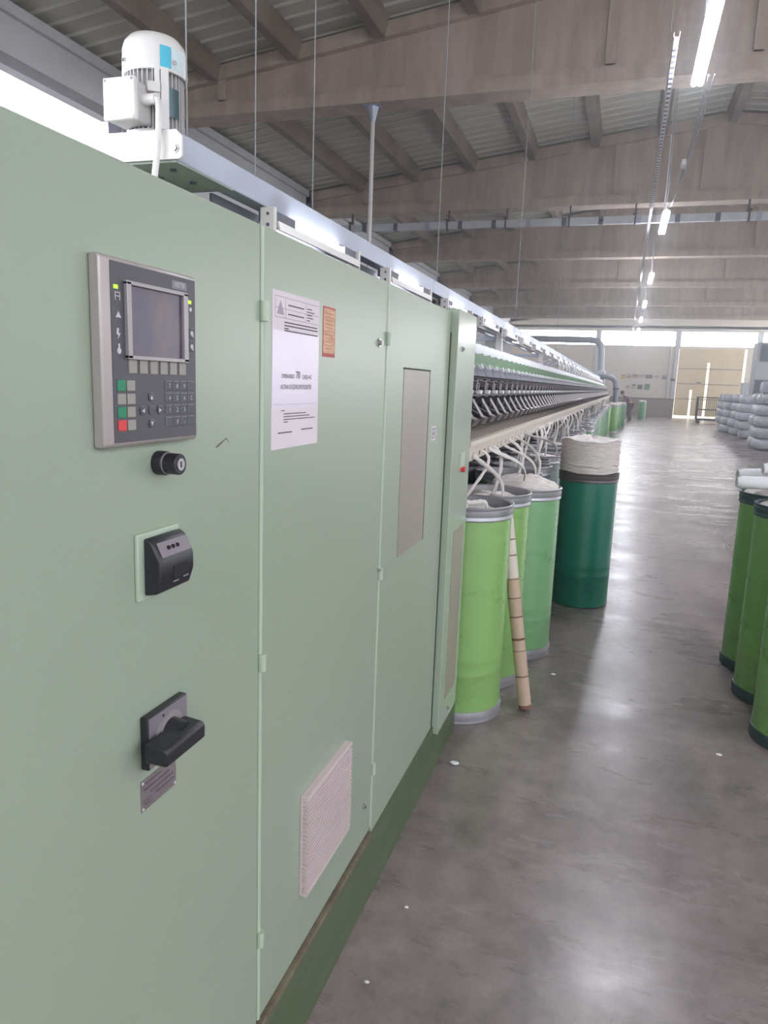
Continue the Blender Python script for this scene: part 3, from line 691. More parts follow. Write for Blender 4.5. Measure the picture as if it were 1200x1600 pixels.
# ================================================================== PENDANT LAMP ROW
LX, LZ = .36, 4.2
def pendant():
    t = thing('pendant_lamp', (LX, 6.45, LZ), None, 'lamp', 'fluorescent lamps hanging over the aisle')
    MB().prism([(LX-.012, LZ+.03), (LX+.012, LZ+.03), (LX+.012, LZ+.085), (LX-.012, LZ+.085)], 'y', 5.65, 7.25).build('housing', 'white_metal', t)
    for dx in (-.026, .026): MB().cyl((LX+dx, 5.7, LZ+.004), (LX+dx, 7.2, LZ+.004), .024, 12).build('tube', 'tube', t, smooth=True)
    for y in (5.9, 7.0): MB().cyl((LX, y, LZ+.085), (LX, y, roof_z(LX)+.05), .006, 6).build('hanger', 'wire', t)
    return t
pl = pendant(); pl['label'] = 'nearest and brightest hanging tube lamp at the top right'
PY = [6.45, 12.7, 18.7, 24.1, 29.2, 34.2, 39.2, 44.2, -4.0]
PN = {1: 'second hanging aisle lamp, in front of the busbar trunking', 2: 'third hanging aisle lamp from the front', 3: 'fourth hanging aisle lamp from the front'}
for i, y in enumerate(PY):
    if i: c = copy_tree(pl, (LX, y, LZ)); c['label'] = PN.get(i, 'one of the small far lamps at the end of the hanging aisle row' if i < 8 else 'added unseen fill lamp hanging to the right, beside or behind the viewer')
for x in (4.6, 8.8):  # extra unseen lamps added to light the near hall from above
    for y in (-4.6, -1.2, 2.2): c = copy_tree(pl, (x, y, LZ)); c['label'] = 'added unseen fill lamp hanging to the right, beside or behind the viewer'
ct = thing('conduit_tray', (.14, 20, 4.26), 'perforated pale metal tray running along the aisle beside the hanging lamps', 'tray')
q = MB(); n = 0
yv = 6.6
q.box(.12, .165, 6.4, 49, 4.25, 4.256); q.box(.12, .124, 6.4, 49, 4.25, 4.29); q.box(.161, .165, 6.4, 49, 4.25, 4.29); sl_ = q; q.m = 1
while yv < 22: sl_.box(.128, .157, yv, yv+.05, 4.2485, 4.25); yv += .11
q.build('channel', ['white_metal', 'mach_grey'], ct)
for y in (9.4, 16.2, 22.8, 29.4, 36, 42.6): MB().cyl((.142, y, 4.256), (.142, y, roof_z(.142)+.09), .004, 6).build('hanger', 'wire', ct)
tag(MB().tube([(LX+.09, 7.3, 4.3), (LX+.1, 9, 4.27), (LX+.06, 11.9, 4.28)], .009, 6).tube([(LX+.14, 7.3, 4.3), (LX+.12, 9.5, 4.26), (LX+.05, 11.9, 4.28)], .007, 6).build('lamp_cable', 'wire', org=(LX, 9.5, 4.28)), 'pair of slack cables strung between the two nearest hanging lamps', 'cable')
tag(MB().box(.40, .45, 9.55, 9.75, 4.2, 4.26).build('junction_box', 'white_metal', org=(.42, 9.65, 4.2), bevel=.004), 'small white junction box on the cable between the two nearest hanging lamps', 'box')

# ================================================================== BUSBAR TRUNKING
bt = thing('busbar_trunking', (-2, 17.3, 5.16), 'galvanised busbar trunking slung across the hall under the second girder', 'trunking')
MB().box(-7.4, 9.5, 17.2, 17.32, 5.15, 5.30).build('casing', 'tray', bt)
for i in range(22):
    x = -7.1+i*.78
    MB().box(x, x+.10, 17.19, 17.33, 5.145, 5.305).build('joint_cover', 'mach_grey' if i % 3 else 'galv', bt)
for x in (-6.65, -4.25, -2.9, -1.5, -.12, 2.1, 4.2, 6.3):
    MB().box(x, x+.035, 17.185, 17.335, 5.12, 5.14).box(x, x+.035, 17.17, 17.19, 5.12, 5.34).box(x-.03, x+.065, 17.17, 17.335, 5.34, 5.36).box(x, x+.035, 17.335, 17.40, 5.34, 5.58).build('strap_hanger', 'strap', bt)
for x in (-5.3, -3.5, -.9, .9, 2.6): MB().box(x, x+.22, 17.19, 17.2, 5.21, 5.245).build('label_strip', 'white_ink', bt)

# ================================================================== SPINNING MACHINE
P = .27; UY0 = 3.22; NU = 129; YE = UY0+P*NU
sm = thing('spinning_machine', (-1.3, 3.1, 0), 'very long yarn spinning machine with levers and a beige shelf, receding beyond the cabinet', 'machine')
MB().box(-1.75, -1.37, 3.16, YE, 0, 1.28).build('lower_frame', 'mach_dark', sm)
MB().box(-1.7, -.93, 3.16, YE, 1.28, 1.46).box(-1.7, -.93, 3.16, YE, 1.46, 1.66).box(-1.6, -1.0, 3.16, YE, 1.66, 1.74).build('upper_frame', 'mach_navy', sm)
sh = MB().prism([(-.90, 1.335), (-.63, 1.335), (-.63, 1.345), (-.90, 1.376)], 'y', 3.16, YE)
MB().box(-.632, -.622, 3.16, YE, 1.332, 1.352).build('shelf_lip', 'lip', sm)
ss = sh; ss.m = 1
y = 3.18
while y < YE-.05:
    ss.prism([(-.88, 1.37), (-.66, 1.347), (-.66, 1.3505), (-.88, 1.3755)], 'y', y, y+.016)
    y += .068 if y < 16 else .135
shelf = ss.build('sliver_shelf', ['shelf', 'slit'], sm)
ff = MB().box(-.66, -.632, 3.16, YE, 1.262, 1.332).box(-.72, -.66, 3.16, YE, 1.25, 1.26)
front = ff.build('shelf_front', 'shelf', sm)
hs = MB()
y = 3.16
while y < 18:
    hs.cyl((-.632, y, 1.285), (-.630, y, 1.285), .011, 8); y += .135
hs.build('sliver_hole', 'slit', front)
MB().box(-.70, -.665, 3.16, YE, 1.05, 1.25).build('lower_skirt', 'shelf', sm) if False else None
MB().box(-.90, -.885, 3.16, YE, 1.377, 1.40).build('rear_guard', 'mach_dark', sm)
MB().box(-.865, -.845, 3.16, YE, 1.642, 1.650).build('guide_bar', 'mach_dark', sm)
MB().box(-1.02, -.99, 3.16, YE, 1.745, 1.765).build('package_rail', 'mach_grey', sm)
def unit(y0, parent):
    u = thing('u', (0, 0, 0), None, None)
    return u
def unit_shapes(y):
    d = {}
    a = y+.004; b = y+P-.004
    d['frame'] = ('mach_mid', MB().box(-.935, -.865, a, b, 1.555, 1.64).box(-.93, -.86, a, b, 1.37, 1.425).prism([(-.86, 1.375), (-.75, 1.385), (-.73, 1.42), (-.79, 1.44), (-.86, 1.44)], 'y', y+.03, y+.17))
    d['cover'] = ('mach_green', MB().poly([(-.945, a, 1.79), (-.868, a, 1.715), (-.842, b, 1.715), (-.905, b, 1.808), (-.945, a, 1.794), (-.875, a, 1.707), (-.875, b, 1.707), (-.945, b, 1.794)], [(0,1,2,3), (7,6,5,4), (0,4,5,1), (1,5,6,2), (2,6,7,3), (3,7,4,0)]))
    d['hood'] = ('mach_grey', MB().prism([(-.875, 1.715), (-.856, 1.715), (-.822, 1.655), (-.835, 1.648), (-.88, 1.66)], 'y', a, b))
    d['cap'] = ('white_dot', MB().cyl((-.858, y+.15, 1.706), (-.830, y+.15, 1.716), .017, 10))
    g = MB().cyl((-.87, y+.07, 1.605), (-.79, y+.07, 1.597), .026, 12).cyl((-.87, y+.18, 1.600), (-.80, y+.18, 1.590), .020, 10)
    g.prism([(-.86, 1.625), (-.80, 1.618), (-.785, 1.607), (-.86, 1.60)], 'y', y+.10, y+.155)
    g.tube([(-.83, y+.02, 1.635), (-.79, y+.06, 1.622), (-.80, y+.13, 1.628), (-.83, y+.19, 1.635)], .005, 6)
    d['drafting_gear'] = ('mach_mid', g)
    d['sensor'] = ('white_dot', MB().box(-.80, -.775, y+.10, y+.16, 1.553, 1.573))
    d['sensor_bar'] = ('mach_dark', MB().box(-.87, -.79, a-.004, b+.004, 1.54, 1.552).box(-.90, -.84, y+.06, y+.2, 1.45, 1.54).cyl((-.85, y+.13, 1.50), (-.81, y+.13, 1.495), .03, 10))
    d['lever'] = ('rod', MB().cyl((-.78, y+.175, 1.523), (-.722, y+.175, 1.434), .0105, 8).cyl((-.722, y+.175, 1.434), (-.700, y+.180, 1.430), .007, 6))
    d['lever_bracket'] = ('mach_dark', MB().box(-.86, -.775, y+.16, y+.19, 1.50, 1.53).prism([(-.86, 1.44), (-.735, 1.42), (-.72, 1.432), (-.80, 1.475), (-.86, 1.485)], 'y', y+.19, y+.235))
    return d
protos = {}
for k_, (m__, mb__) in unit_shapes(UY0).items():
    pass
shp = unit_shapes(UY0)
fm, fb = shp.pop('frame')
u0_ = fb.build('spinning_unit', fm, sm)
for k_, (mm, q) in shp.items():
    o = q.build(k_, mm, sm); o.parent = u0_
# offsets are relative to the machine, the unit's own location carries the step
for i in range(1, 100): copy_tree(u0_, (0, P*i, 0), sm)
st_ = {}
far_ms = ['mach_mid', 'mach_green', 'mach_grey', 'white_dot', 'mach_dark', 'rod']; fu = MB()
for i in range(100, NU):
    for k_, (mm, q) in unit_shapes(UY0+P*i).items():
        fu.m = far_ms.index(mm); fu.poly(q.v, q.f)
tag(fu.build('spinning_unit', far_ms, sm), kind='stuff', label='far run of small spinning units')
# yarn packages lying along the top
pk = MB().cyl((-1.0, UY0+.02, 1.812), (-1.0, UY0+.235, 1.812), .058, 18, r2=.074)
pk0 = pk.build('yarn_package', 'roll', smooth=True, org=(-1.0, UY0+.13, 1.75), bevel=.006)
tag(pk0, 'white wound yarn package in the long row along the top of the spinning machine', 'yarn package', 'yarn packages on the spinning machine')
for i in range(1, 122):
    c = pk0.copy(); COL.objects.link(c); c.location.y = UY0+.13+P*i
# curved guide pipes above the far part
gp0 = MB().tube([(-1.05, 12, 1.76), (-1.0, 12.0, 1.95), (-1.05, 12.1, 2.05), (-1.2, 12.2, 2.08), (-1.4, 12.3, 2.02)], .016, 8).build('guide_pipe', 'white_metal', sm, smooth=True)
for i in range(1, 34):
    c = gp0.copy(); COL.objects.link(c); c.parent = sm; c.location.y = i*.75
# suction pipe at the machine's far end, tall duct beside it
sp_ = thing('suction_pipe', (-.45, YE+.4, 0), 'dark grey bent suction pipe standing at the far end of the spinning machine', 'pipe')
MB().tube([(-1.9, 38.5, 2.2), (-.9, 38.5, 2.27), (-.62, 38.5, 2.2), (-.46, 38.5, 2.02), (-.40, 38.5, 1.7), (-.38, 38.5, 0)], .13, 14).build('pipe', 'duct_dark', sp_, smooth=True)
MB().cyl((-.395, 38.5, 1.62), (-.395, 38.5, 1.72), .16, 14).build('collar', 'mach_navy', sp_, smooth=True)
du = thing('air_duct', (-1.35, 42, 2), 'pale round air duct running under the far windows and bending down', 'duct')
MB().tube([(-7.8, 42, 4.3), (-2.0, 42, 4.26), (-1.6, 42, 4.2), (-1.42, 42, 4.0), (-1.36, 42, 3.7), (-1.3, 42, 2.6)], .17, 14).build('duct_pipe', 'duct', du, smooth=True)
MB().box(-2.6, -1.05, 40.6, 42.6, 1.9, 2.6).box(-2.5, -1.2, 40.8, 42.4, 0, 1.9).build('filter_box', 'duct', du, bevel=.03)

# ================================================================== SLIVER CANS
def make_can(x, y, r, h, body, band, label, group=None, top=True, base=True, cat='can', full=True):
    t = thing('sliver_can', (x, y, 0), label, cat, group)
    rb = r-.008; zb = .05 if base else .004
    zt_ = h-.062
    b = MB().lathe([(0, zb), (rb-.004, zb), (rb, zb+.004), (rb, .235), (rb+.0014, .24), (rb, .245), (rb, .30), (rb+.0012, .306), (rb, .312), (rb, zt_), (rb-.006, zt_+.03), (rb-.006, .10), (0, .10)], (x, y, 0), 48)
    b.build('can_body', body, t, smooth=True)
    MB().lathe([(rb-.002, zt_-.004), (r-.003, zt_-.002), (r, zt_+.004), (r-.003, zt_+.018), (r, zt_+.024), (r, zt_+.044), (r-.003, zt_+.048), (r+.002, h-.006), (r+.002, h), (r-.004, h+.002), (rb-.008, h-.004), (rb-.01, zt_), (rb-.002, zt_-.004)], (x, y, 0), 48).build('top_band', band, t, smooth=True)
    if base: MB().lathe([(0, 0), (r-.002, 0), (r, .004), (r-.002, .014), (r-.001, .018), (r, .044), (r-.003, .056), (rb-.002, .058), (rb-.004, .05), (0, .05)], (x, y, 0), 48).build('base_band', band, t, smooth=True)
    return t
def coil(x, y, r, z0, z1, dome, label, group=None, n=44, lump=.012, seed=1):
    rnd = random.Random(seed); prof = [(0, z0)]; k = max(2, int((z1-z0)/.014))
    for i in range(k+1): prof.append((r-(.006 if i % 2 else 0)-rnd.uniform(0, lump*.4), z0+(z1-z0)*i/k))
    for i in range(1, 8):
        q = 1-i/7.; prof.append((r*q if i < 7 else 0, z1+dome*(1-q*q)+(.004 if i % 2 else 0)))
    m = MB().lathe(prof, (x, y, 0), n, jitter=.012, seed=seed)
    for i, v in enumerate(m.v):
        a = math.atan2(v[1]-y, v[0]-x)
        m.v[i] = (v[0], v[1], v[2]+lump*.5*math.sin(3*a+seed)+lump*.3*math.sin(7*a+v[2]*30)*(1 if v[2] > z0+.01 else 0))
    o = m.build('sliver_coil', 'cotton', smooth=70, org=(x, y, z0))
    return tag(o, label, 'sliver', group)
R = .222
make_can(-.671, 3.408, R, 1.05, 'can_lime', 'steel', 'lime green sliver can touching the cabinet corner, with the cardboard tube beside it')
coil(-.671, 3.408, .207, .70, 1.005, .012, 'white sliver low inside the lime can nearest the cabinet', seed=2)
make_can(-.640, 3.852, R, 1.048, 'can_lime', 'steel', 'lime green sliver can half hidden behind the leaning cardboard tube')
coil(-.640, 3.852, .206, .70, 1.010, .014, 'white sliver inside the second lime can, just under its rim', seed=3)
make_can(-.520, 4.36, R, 1.02, 'can_mint', 'steel', 'mint green sliver can just left of the dark green one')
coil(-.520, 4.36, .207, .70, 1.03, .05, 'white sliver heaped above the rim of the mint green can', seed=5)
make_can(-.195, 5.57, .217, 1.0, 'can_deep', 'steel_brown', 'tall dark green sliver can standing alone out in the aisle', base=False)
coil(-.199, 5.57, .216, 1.003, 1.237, .022, 'tall white sliver drum bulging high above the dark green can', lump=.016, seed=9)
# the row under the machine
gname = 'sliver cans in the long row under the spinning machine'; far_lab = 'far sliver can beyond the twelfth of the row along the machine'
rowA = []
cols = ['can_far', 'can_grey', 'can_far', 'can_grey', 'can_grass', 'can_grey', 'can_far', 'can_far', 'can_grey', 'can_grass', 'can_far', 'can_far']
protoc = {}
def far_can(x, y, m, lab, group):
    if m not in protoc:
        protoc[m] = make_can(x, y, R, 1.045, m, 'steel', lab, group); return protoc[m]
    c = copy_tree(protoc[m], (x, y, 0)); c['label'] = lab
    return c
coil0 = coil(-.69, 4.86, .205, .75, .995, .012, 'white sliver coil lying inside a can of the long row, beyond the twelfth', 'sliver coils in the row of cans', seed=11)
def far_coil(x, y, z=0):
    c = coil0.copy(); COL.objects.link(c); c.location = (x, y, .75+z); return c
ORD = ['first', 'second', 'third', 'fourth', 'fifth', 'sixth', 'seventh', 'eighth', 'ninth', 'tenth', 'eleventh', 'twelfth']
k = 0; y = 4.86
CANS = [(-.671, 3.408, 1.0), (-.640, 3.852, 1.03), (-.52, 4.36, 1.08)]
while y < 37.6:
    x = -.69+.03*math.sin(k*2.3)
    if k == 14: x = -.60
    far_can(x, y, cols[k % 12] if k != 14 else 'can_far', far_lab if k > 11 else ORD[k]+' sliver can behind the mint green one in the row along the machine', gname)['group'] = gname
    if k and (k % 5 != 4):
        q = far_coil(x, y, .03 if k % 3 == 0 else 0)
        if k < 12: q['label'] = 'white sliver coil inside the '+ORD[k]+' can behind the mint green one'
    CANS.append((x, y, 1.0)); k += 1; y += .462
# second row deeper under the machine
y = 3.62; k = 0
while y < 22:
    far_can(-1.13, y, ('can_deep', 'can_grey', 'can_far')[k % 3], 'sliver can in the shadowy second row deep under the spinning machine', 'sliver cans deep under the spinning machine')['group'] = 'sliver cans deep under the spinning machine'
    y += .462; k += 1
# taller cans standing out from the row, far down
for i, (x, y, m, lab) in enumerate([(-.07, 33.6, 'can_far', 'far bright green can at the very end of the machine, farthest out into the aisle'), (-.24, 31.2, 'can_far', 'far green can second from the end of the machine'), (-.33, 29.2, 'can_grass', 'far yellowish green can third from the end of the machine'), (-.58, 26.4, 'can_grass', 'far green can standing proud of the row beside dark boxes'),
    (1.03, 43.2, 'can_far', 'single green can standing alone near the far wall')]):
    c = far_can(x, y, m, lab, None)
    if 'group' in c: del c['group']
    cc = far_coil(x, y, .10); cc['label'] = 'white sliver topping the ' + lab.replace('far ', '', 1).split(',')[0]; del cc['group']
# right-hand group
for i, (x, y, lab) in enumerate([(.918, 4.64, 'farthest of the grass green cans at the right edge'), (.925, 4.17, 'middle grass green can at the right edge'), (.935, 3.64, 'nearest grass green can, cut off by the right edge'),
                                 (1.40, 4.75, None), (1.40, 4.25, None), (1.42, 3.75, None), (.95, 3.16, None)]):
    if lab is None: continue
    make_can(x, y, R, 1.05, 'can_grass', 'steel_dark', lab)
    coil(x, y, .207, .80, 1.045, .03, 'loose white sliver spilling over the ' + lab.split(',')[0].replace(' at the right edge', '') + ' on the right', seed=20+i, lump=.03)
def roll(p0, p1, r, lab):
    d = (Vector(p1)-Vector(p0)); m = MB(); n = 10; path = [Vector(p0)+d*i/n for i in range(n+1)]
    m.tube(path, [r*(.8 if i in (0, n) else 1+.03*math.sin(i*1.9)) for i in range(n+1)], 16)
    tag(m.build('sliver_roll', 'roll', smooth=50, org=p0), lab, 'sliver roll')
roll((.62, 4.28, 1.137), (.93, 4.32, 1.142), .034, 'white roll lying flat across the right-hand green cans')
roll((.66, 4.55, 1.15), (1.02, 4.62, 1.17), .036, 'white roll behind the first on top of the right-hand green cans')
roll((.76, 4.40, 1.205), (1.05, 4.44, 1.225), .036, 'uppermost white roll piled on the right-hand green cans')

# sliver strands
def strand(p, q, bow, r, seed, lab, group=None):
    rnd = random.Random(seed); p = Vector(p); q = Vector(q); pts = []; n = 12
    c1 = p+Vector((bow, rnd.uniform(-.02, .02), -.04)); c2 = q+Vector((bow*.5, rnd.uniform(-.05, .05), .12))
    for i in range(n+1):
        t = i/n; pts.append(p*(1-t)**3+c1*3*t*(1-t)**2+c2*3*t*t*(1-t)+q*t**3)
    rr = [r*(.8+.35*math.sin(i*1.7+seed)**2) for i in range(n+1)]
    return tag(MB().tube(pts, rr, 7, flat=.5).build('sliver_strand', 'cotton2', smooth=60, org=tuple(p)), lab, 'sliver strand', group)
strand((-.626, 3.12, 1.10), (-.56, 3.30, 1.005), .03, .011, 1, 'white sliver strand dipping into the can at the cabinet corner')
strand((-.628, 3.26, 1.29), (-.56, 3.78, 1.03), .03, .011, 3, 'long white sliver strand crossing down to the second lime can')
strand((-.628, 3.66, 1.29), (-.50, 4.17, 1.075), .07, .012, 4, 'thick curling sliver strand ending on the mint green can')
strand((-.628, 3.48, 1.29), (-.70, 3.34, 1.02), .10, .008, 5, 'thin sliver strand looping back towards the cabinet corner can')
strand((-.628, 5.05, 1.29), (-.50, 6.2, 1.05), .10, .011, 6, 'long slack sliver strand sagging towards the tall white drum')
SO = ORD
gs = 'sliver strands hanging from the machine shelf'
i = 0; y = 3.80
while y < 34:
    rnd = random.Random(i)
    j = min(range(len(CANS)), key=lambda k_: abs(CANS[k_][1]-y-rnd.uniform(-.25, .35)))
    cx, cy_, cz = CANS[j]
    deep = i % 2 == 1
    tx = cx-.40 if deep else cx+rnd.uniform(-.05, .12)
    strand((-.628, y, 1.29), (tx, cy_+rnd.uniform(-.1, .1), cz+.01), rnd.uniform(.0, .09), rnd.uniform(.007, .012), i+40, (SO[i]+' short sliver strand hanging from the shelf front, counted from the cabinet') if i < 12 else 'short white sliver strand hanging from the shelf front beyond the twelfth', gs)
    i += 1; y += .135 if y < 12 else .27

# cardboard tube leaning between the cans
A = Vector((-.333, 3.475, .012)); B_ = Vector((-.507, 3.60, .962)); D = (B_-A).normalized(); Lt = (B_-A).length
ctb = MB(); marks = [(.0, .02, 1), (.02, .16, 0), (.16, .167, 1), (.167, .29, 0), (.29, .294, 1), (.294, .345, 0), (.345, .357, 1), (.357, .46, 0), (.46, .467, 1), (.467, .555, 0), (.555, .560, 1), (.560, .65, 0), (.65, .654, 1), (.654, .77, 2), (.77, .776, 1), (.776, .85, 2), (.85, .856, 1), (.856, Lt, 2)]
ctb2 = MB(); ctb3 = MB()
org_ = tuple(A)
main = MB().cyl(A, A+D*.66, .0325, 28).build('cardboard_tube', 'card', smooth=True, org=org_)
tag(main, 'long cardboard tube with dark bands leaning between the lime green cans', 'tube')
MB().cyl(A+D*.66, A+D*Lt, .0326, 28).build('white_sleeve', 'card_white', main, smooth=True)
mk = MB()
for a, bb, t_ in marks:
    if t_ == 1: mk.cyl(A+D*a, A+D*max(bb, a+.004), .0329, 28)
mk.build('band_mark', 'card_line', main, smooth=True)

# ================================================================== FAR END
# posters
cl = {'o': (206, 150, 84), 'y': (214, 200, 120), 't': (176, 168, 150), 'p': (196, 160, 150), 'r': (150, 118, 116), 'w': (214, 204, 198), 'b': (120, 120, 116), 'd': (110, 100, 110), 'g': (96, 150, 116), 'gg': (90, 120, 100)}
for k_, v_ in cl.items(): M['post_'+k_] = mat('poster_ink_'+k_, v_, .7, c2=tuple(int(c_*.82) for c_ in v_), scale=7)
pst = [(-.13, 2.5, .30, .30, 'y', 'yellowish poster, leftmost in the upper row on the far wall', 'o'), (.22, 2.56, .30, .26, 't', 'tan poster second from left in the upper row on the far wall', 'w'),
       (.58, 2.56, .34, .24, 'p', 'pinkish poster third from left in the upper row on the far wall', 'b'), (.97, 2.56, .40, .22, 'w', 'pale poster fourth from left in the upper row on the far wall', 'p'),
       (1.44, 2.55, .44, .24, 'r', 'wide mauve brown poster fifth in the upper row on the far wall', 'd'), (1.94, 2.56, .36, .16, 'w', 'faint narrow poster sixth in the upper row on the far wall', 't'),
       (2.37, 2.56, .26, .28, 'b', 'grey poster at the right end of the upper row on the far wall', 'w'), (.20, 1.88, .26, .16, 't', 'small tan notice at the left of the lower row on the far wall', 'w'),
       (.56, 1.89, .28, .34, 'w', 'white notice with a dark top in the lower row on the far wall', 'd'), (.95, 1.88, .32, .30, 'gg', 'dull green poster in the lower row on the far wall', 'g'),
       (1.38, 1.90, .34, .38, 'g', 'brighter green poster at the right of the lower row on the far wall', 'gg')]
for x, z, w_, h_, c1, lab, c2 in pst:
    t = thing('wall_poster', (x, YF-.02, z-h_/2), lab, 'poster', None)
    MB().box(x-w_/2, x+w_/2, YF-.02, YF-.005, z-h_/2, z+h_/2).build('sheet', 'post_'+c1, t)
    MB().box(x-w_*.42, x+w_*.42, YF-.024, YF-.02, z+h_*.12, z+h_*.42).build('heading', 'post_'+c2, t)
# wall-mounted pipe and boxes
tag(MB().cyl((2.62, YF-.1, 1.2), (2.62, YF-.1, 4.4), .04, 8).build('wall_pipe', 'jamb', org=(2.62, YF-.1, 1.2)), 'thin vertical pipe on the far wall left of the big door', 'pipe')
tag(MB().box(2.75, 3.02, YF-.2, YF-.02, 2.32, 2.48).build('junction_box', 'mach_grey', org=(2.88, YF-.1, 2.32), bevel=.01), 'small grey box on the far wall beside the top of the pipe', 'box')
tag(MB().box(2.42, 2.6, YF-.16, YF-.02, 1.75, 1.88).build('switch_box', 'jamb', org=(2.5, YF-.1, 1.75), bevel=.01), 'pale switch box on the far wall left of the pipe', 'box')
# roll cage
cg_ = thing('roll_cage', (4.45, 43, 0), 'dark metal wheeled roll cage standing in front of the big far door', 'trolley')
cx0, cx1, cy0, cy1 = 3.82, 5.2, 42.4, 43.3
fr = MB(); t = .025
for x in (cx0, cx1):
    for y in (cy0, cy1): fr.box(x-t, x+t, y-t, y+t, .22, 1.42)
for z in (.24, .75, 1.40):
    for y in (cy0, cy1): fr.box(cx0, cx1, y-t*.7, y+t*.7, z-t, z+t)
    for x in (cx0, cx1): fr.box(x-t*.7, x+t*.7, cy0, cy1, z-t, z+t)
fr.build('frame', 'dark_metal', cg_)
br = MB()
for i in range(1, 7):
    x = cx0+(cx1-cx0)*i/7
    for y in (cy0, cy1): br.box(x-.012, x+.012, y-.012, y+.012, .24, 1.4)
for i in range(1, 4):
    y = cy0+(cy1-cy0)*i/4
    for x in (cx0, cx1): br.box(x-.012, x+.012, y-.012, y+.012, .24, 1.4)
br.build('bars', 'dark_metal', cg_)
MB().box(cx0, cx1, cy0, cy1, .18, .22).build('deck', 'dark_metal', cg_)
MB().box(cx0+.1, cx0+.5, cy1, cy1+.02, .8, 1.35).build('mesh_panel', 'mach_grey', cg_) if False else None
for x in (cx0+.1, cx1-.1):
    for y in (cy0+.08, cy1-.08): MB().cyl((x, y-.02, .08), (x, y+.02, .08), .08, 14).box(x-.03, x+.03, y-.03, y+.03, .12, .19).build('caster', 'rubber', cg_)
# wrapped bales
def bale_mesh():
    m = MB(); w_, d_, h_ = .53, .49, .172
    rnd = random.Random(3); pts = []; fs = []
    n, mm = 28, 10
    for j in range(mm+1):
        ph = math.pi*j/mm
        for i in range(n):
            th = 2*math.pi*i/n; e = .3
            sp = lambda v, p_: math.copysign(abs(v)**p_, v)
            x = w_*sp(math.sin(ph), .35)*sp(math.cos(th), e); y = d_*sp(math.sin(ph), .35)*sp(math.sin(th), e); z = h_*sp(math.cos(ph), .45)
            k = 1+.03*math.sin(5*th+j)+.02*math.sin(11*th-j)+rnd.uniform(-.014, .014)
            pts.append((x*k, y*k, h_+z))
    fs = [(j*n+i,(j+1)*n+i,(j+1)*n+(i+1)%n,j*n+(i+1)%n) for j in range(mm) for i in range(n)]
    return MB().poly(pts, fs)
bm_ = bale_mesh()
b0 = bm_.build('wrapped_bale', 'bale', smooth=80)
first = [True]
def bale(x, y, z, lab, group, sc=1.0, rz=0):
    o = b0 if first[0] else b0.copy()
    if not first[0]: COL.objects.link(o)
    first[0] = False
    o.location = (x, y, z); o.scale = (sc, sc, 1); o.rotation_euler.z = rz; tag(o, lab, 'bale', group)
rnd = random.Random(5)
lv_ = ['bottom', 'second', 'middle', 'fourth', 'top']
for k in range(5):
    for i, (x, y, nm) in enumerate([(4.36, 24.3, 'the nearest stack at the right edge'), (5.42, 24.35, 'the stack right of the nearest'), (4.40, 25.35, 'the stack directly behind the nearest one')]):
        bale(x+rnd.uniform(-.03, .03), y, .335*k, 'wrapped bale, '+lv_[k]+' layer of '+nm, 'bales of the nearer pile', 1, rnd.uniform(-.05, .05))
for k in range(5):
    for i, (x, y, nm) in enumerate([(4.70, 30.2, 'front'), (4.66, 32.2, 'second'), (4.62, 34.2, 'third'), (4.66, 36.2, 'farthest'), (5.85, 30.6, ''), (5.9, 32.8, '')]):
        lab = 'wrapped bale, '+lv_[k]+' layer of the '+nm+' stack in the farther pile' if nm else 'wrapped bale in the hidden right-hand stacks of the farther pile'
        bale(x+rnd.uniform(-.08, .08), y+rnd.uniform(-.05, .05), .32*k, lab, 'bales of the farther pile', 1.0, rnd.uniform(-.1, .1))
for x, y, z, sc, lab in ((4.05, 24.12, 1.675, .4, 'small wrapped bundle on top of the nearest bale stack'), (4.62, 24.35, 1.675, .5, 'larger wrapped bundle on top of the nearest bale stack, at the frame edge'), (4.28, 24.2, 2.015, .42, 'wrapped bundle piled highest above the nearest bale stack')):
    bale(x, y, z, lab, None, sc)
# office block
ob = thing('office_block', (7.3, 39, 0), 'grey partitioned office block with a dark window band at the right edge beyond the bales', 'office')
MB().box(5.72, 9, 38, 39.2, 0, 4.02).build('wall_panel', 'block', ob)
MB().box(5.86, 9, 37.96, 38.0, 3.15, 3.93).build('window_band', 'block_glass', ob)
MB().box(5.76, 9, 37.95, 38.0, 1.2, 2.26).build('dark_opening', 'block_dark', ob)
MB().box(5.70, 9, 37.93, 38.0, 2.26, 2.32).build('sill', 'block_dark', ob)
tag(MB().box(6.4, 6.9, 46.4, 46.9, 0, 2.3).build('machine_cabinet', 'block', org=(6.6, 46.6, 0), bevel=.02), 'pale upright cabinet near the far door behind the bales', 'cabinet')

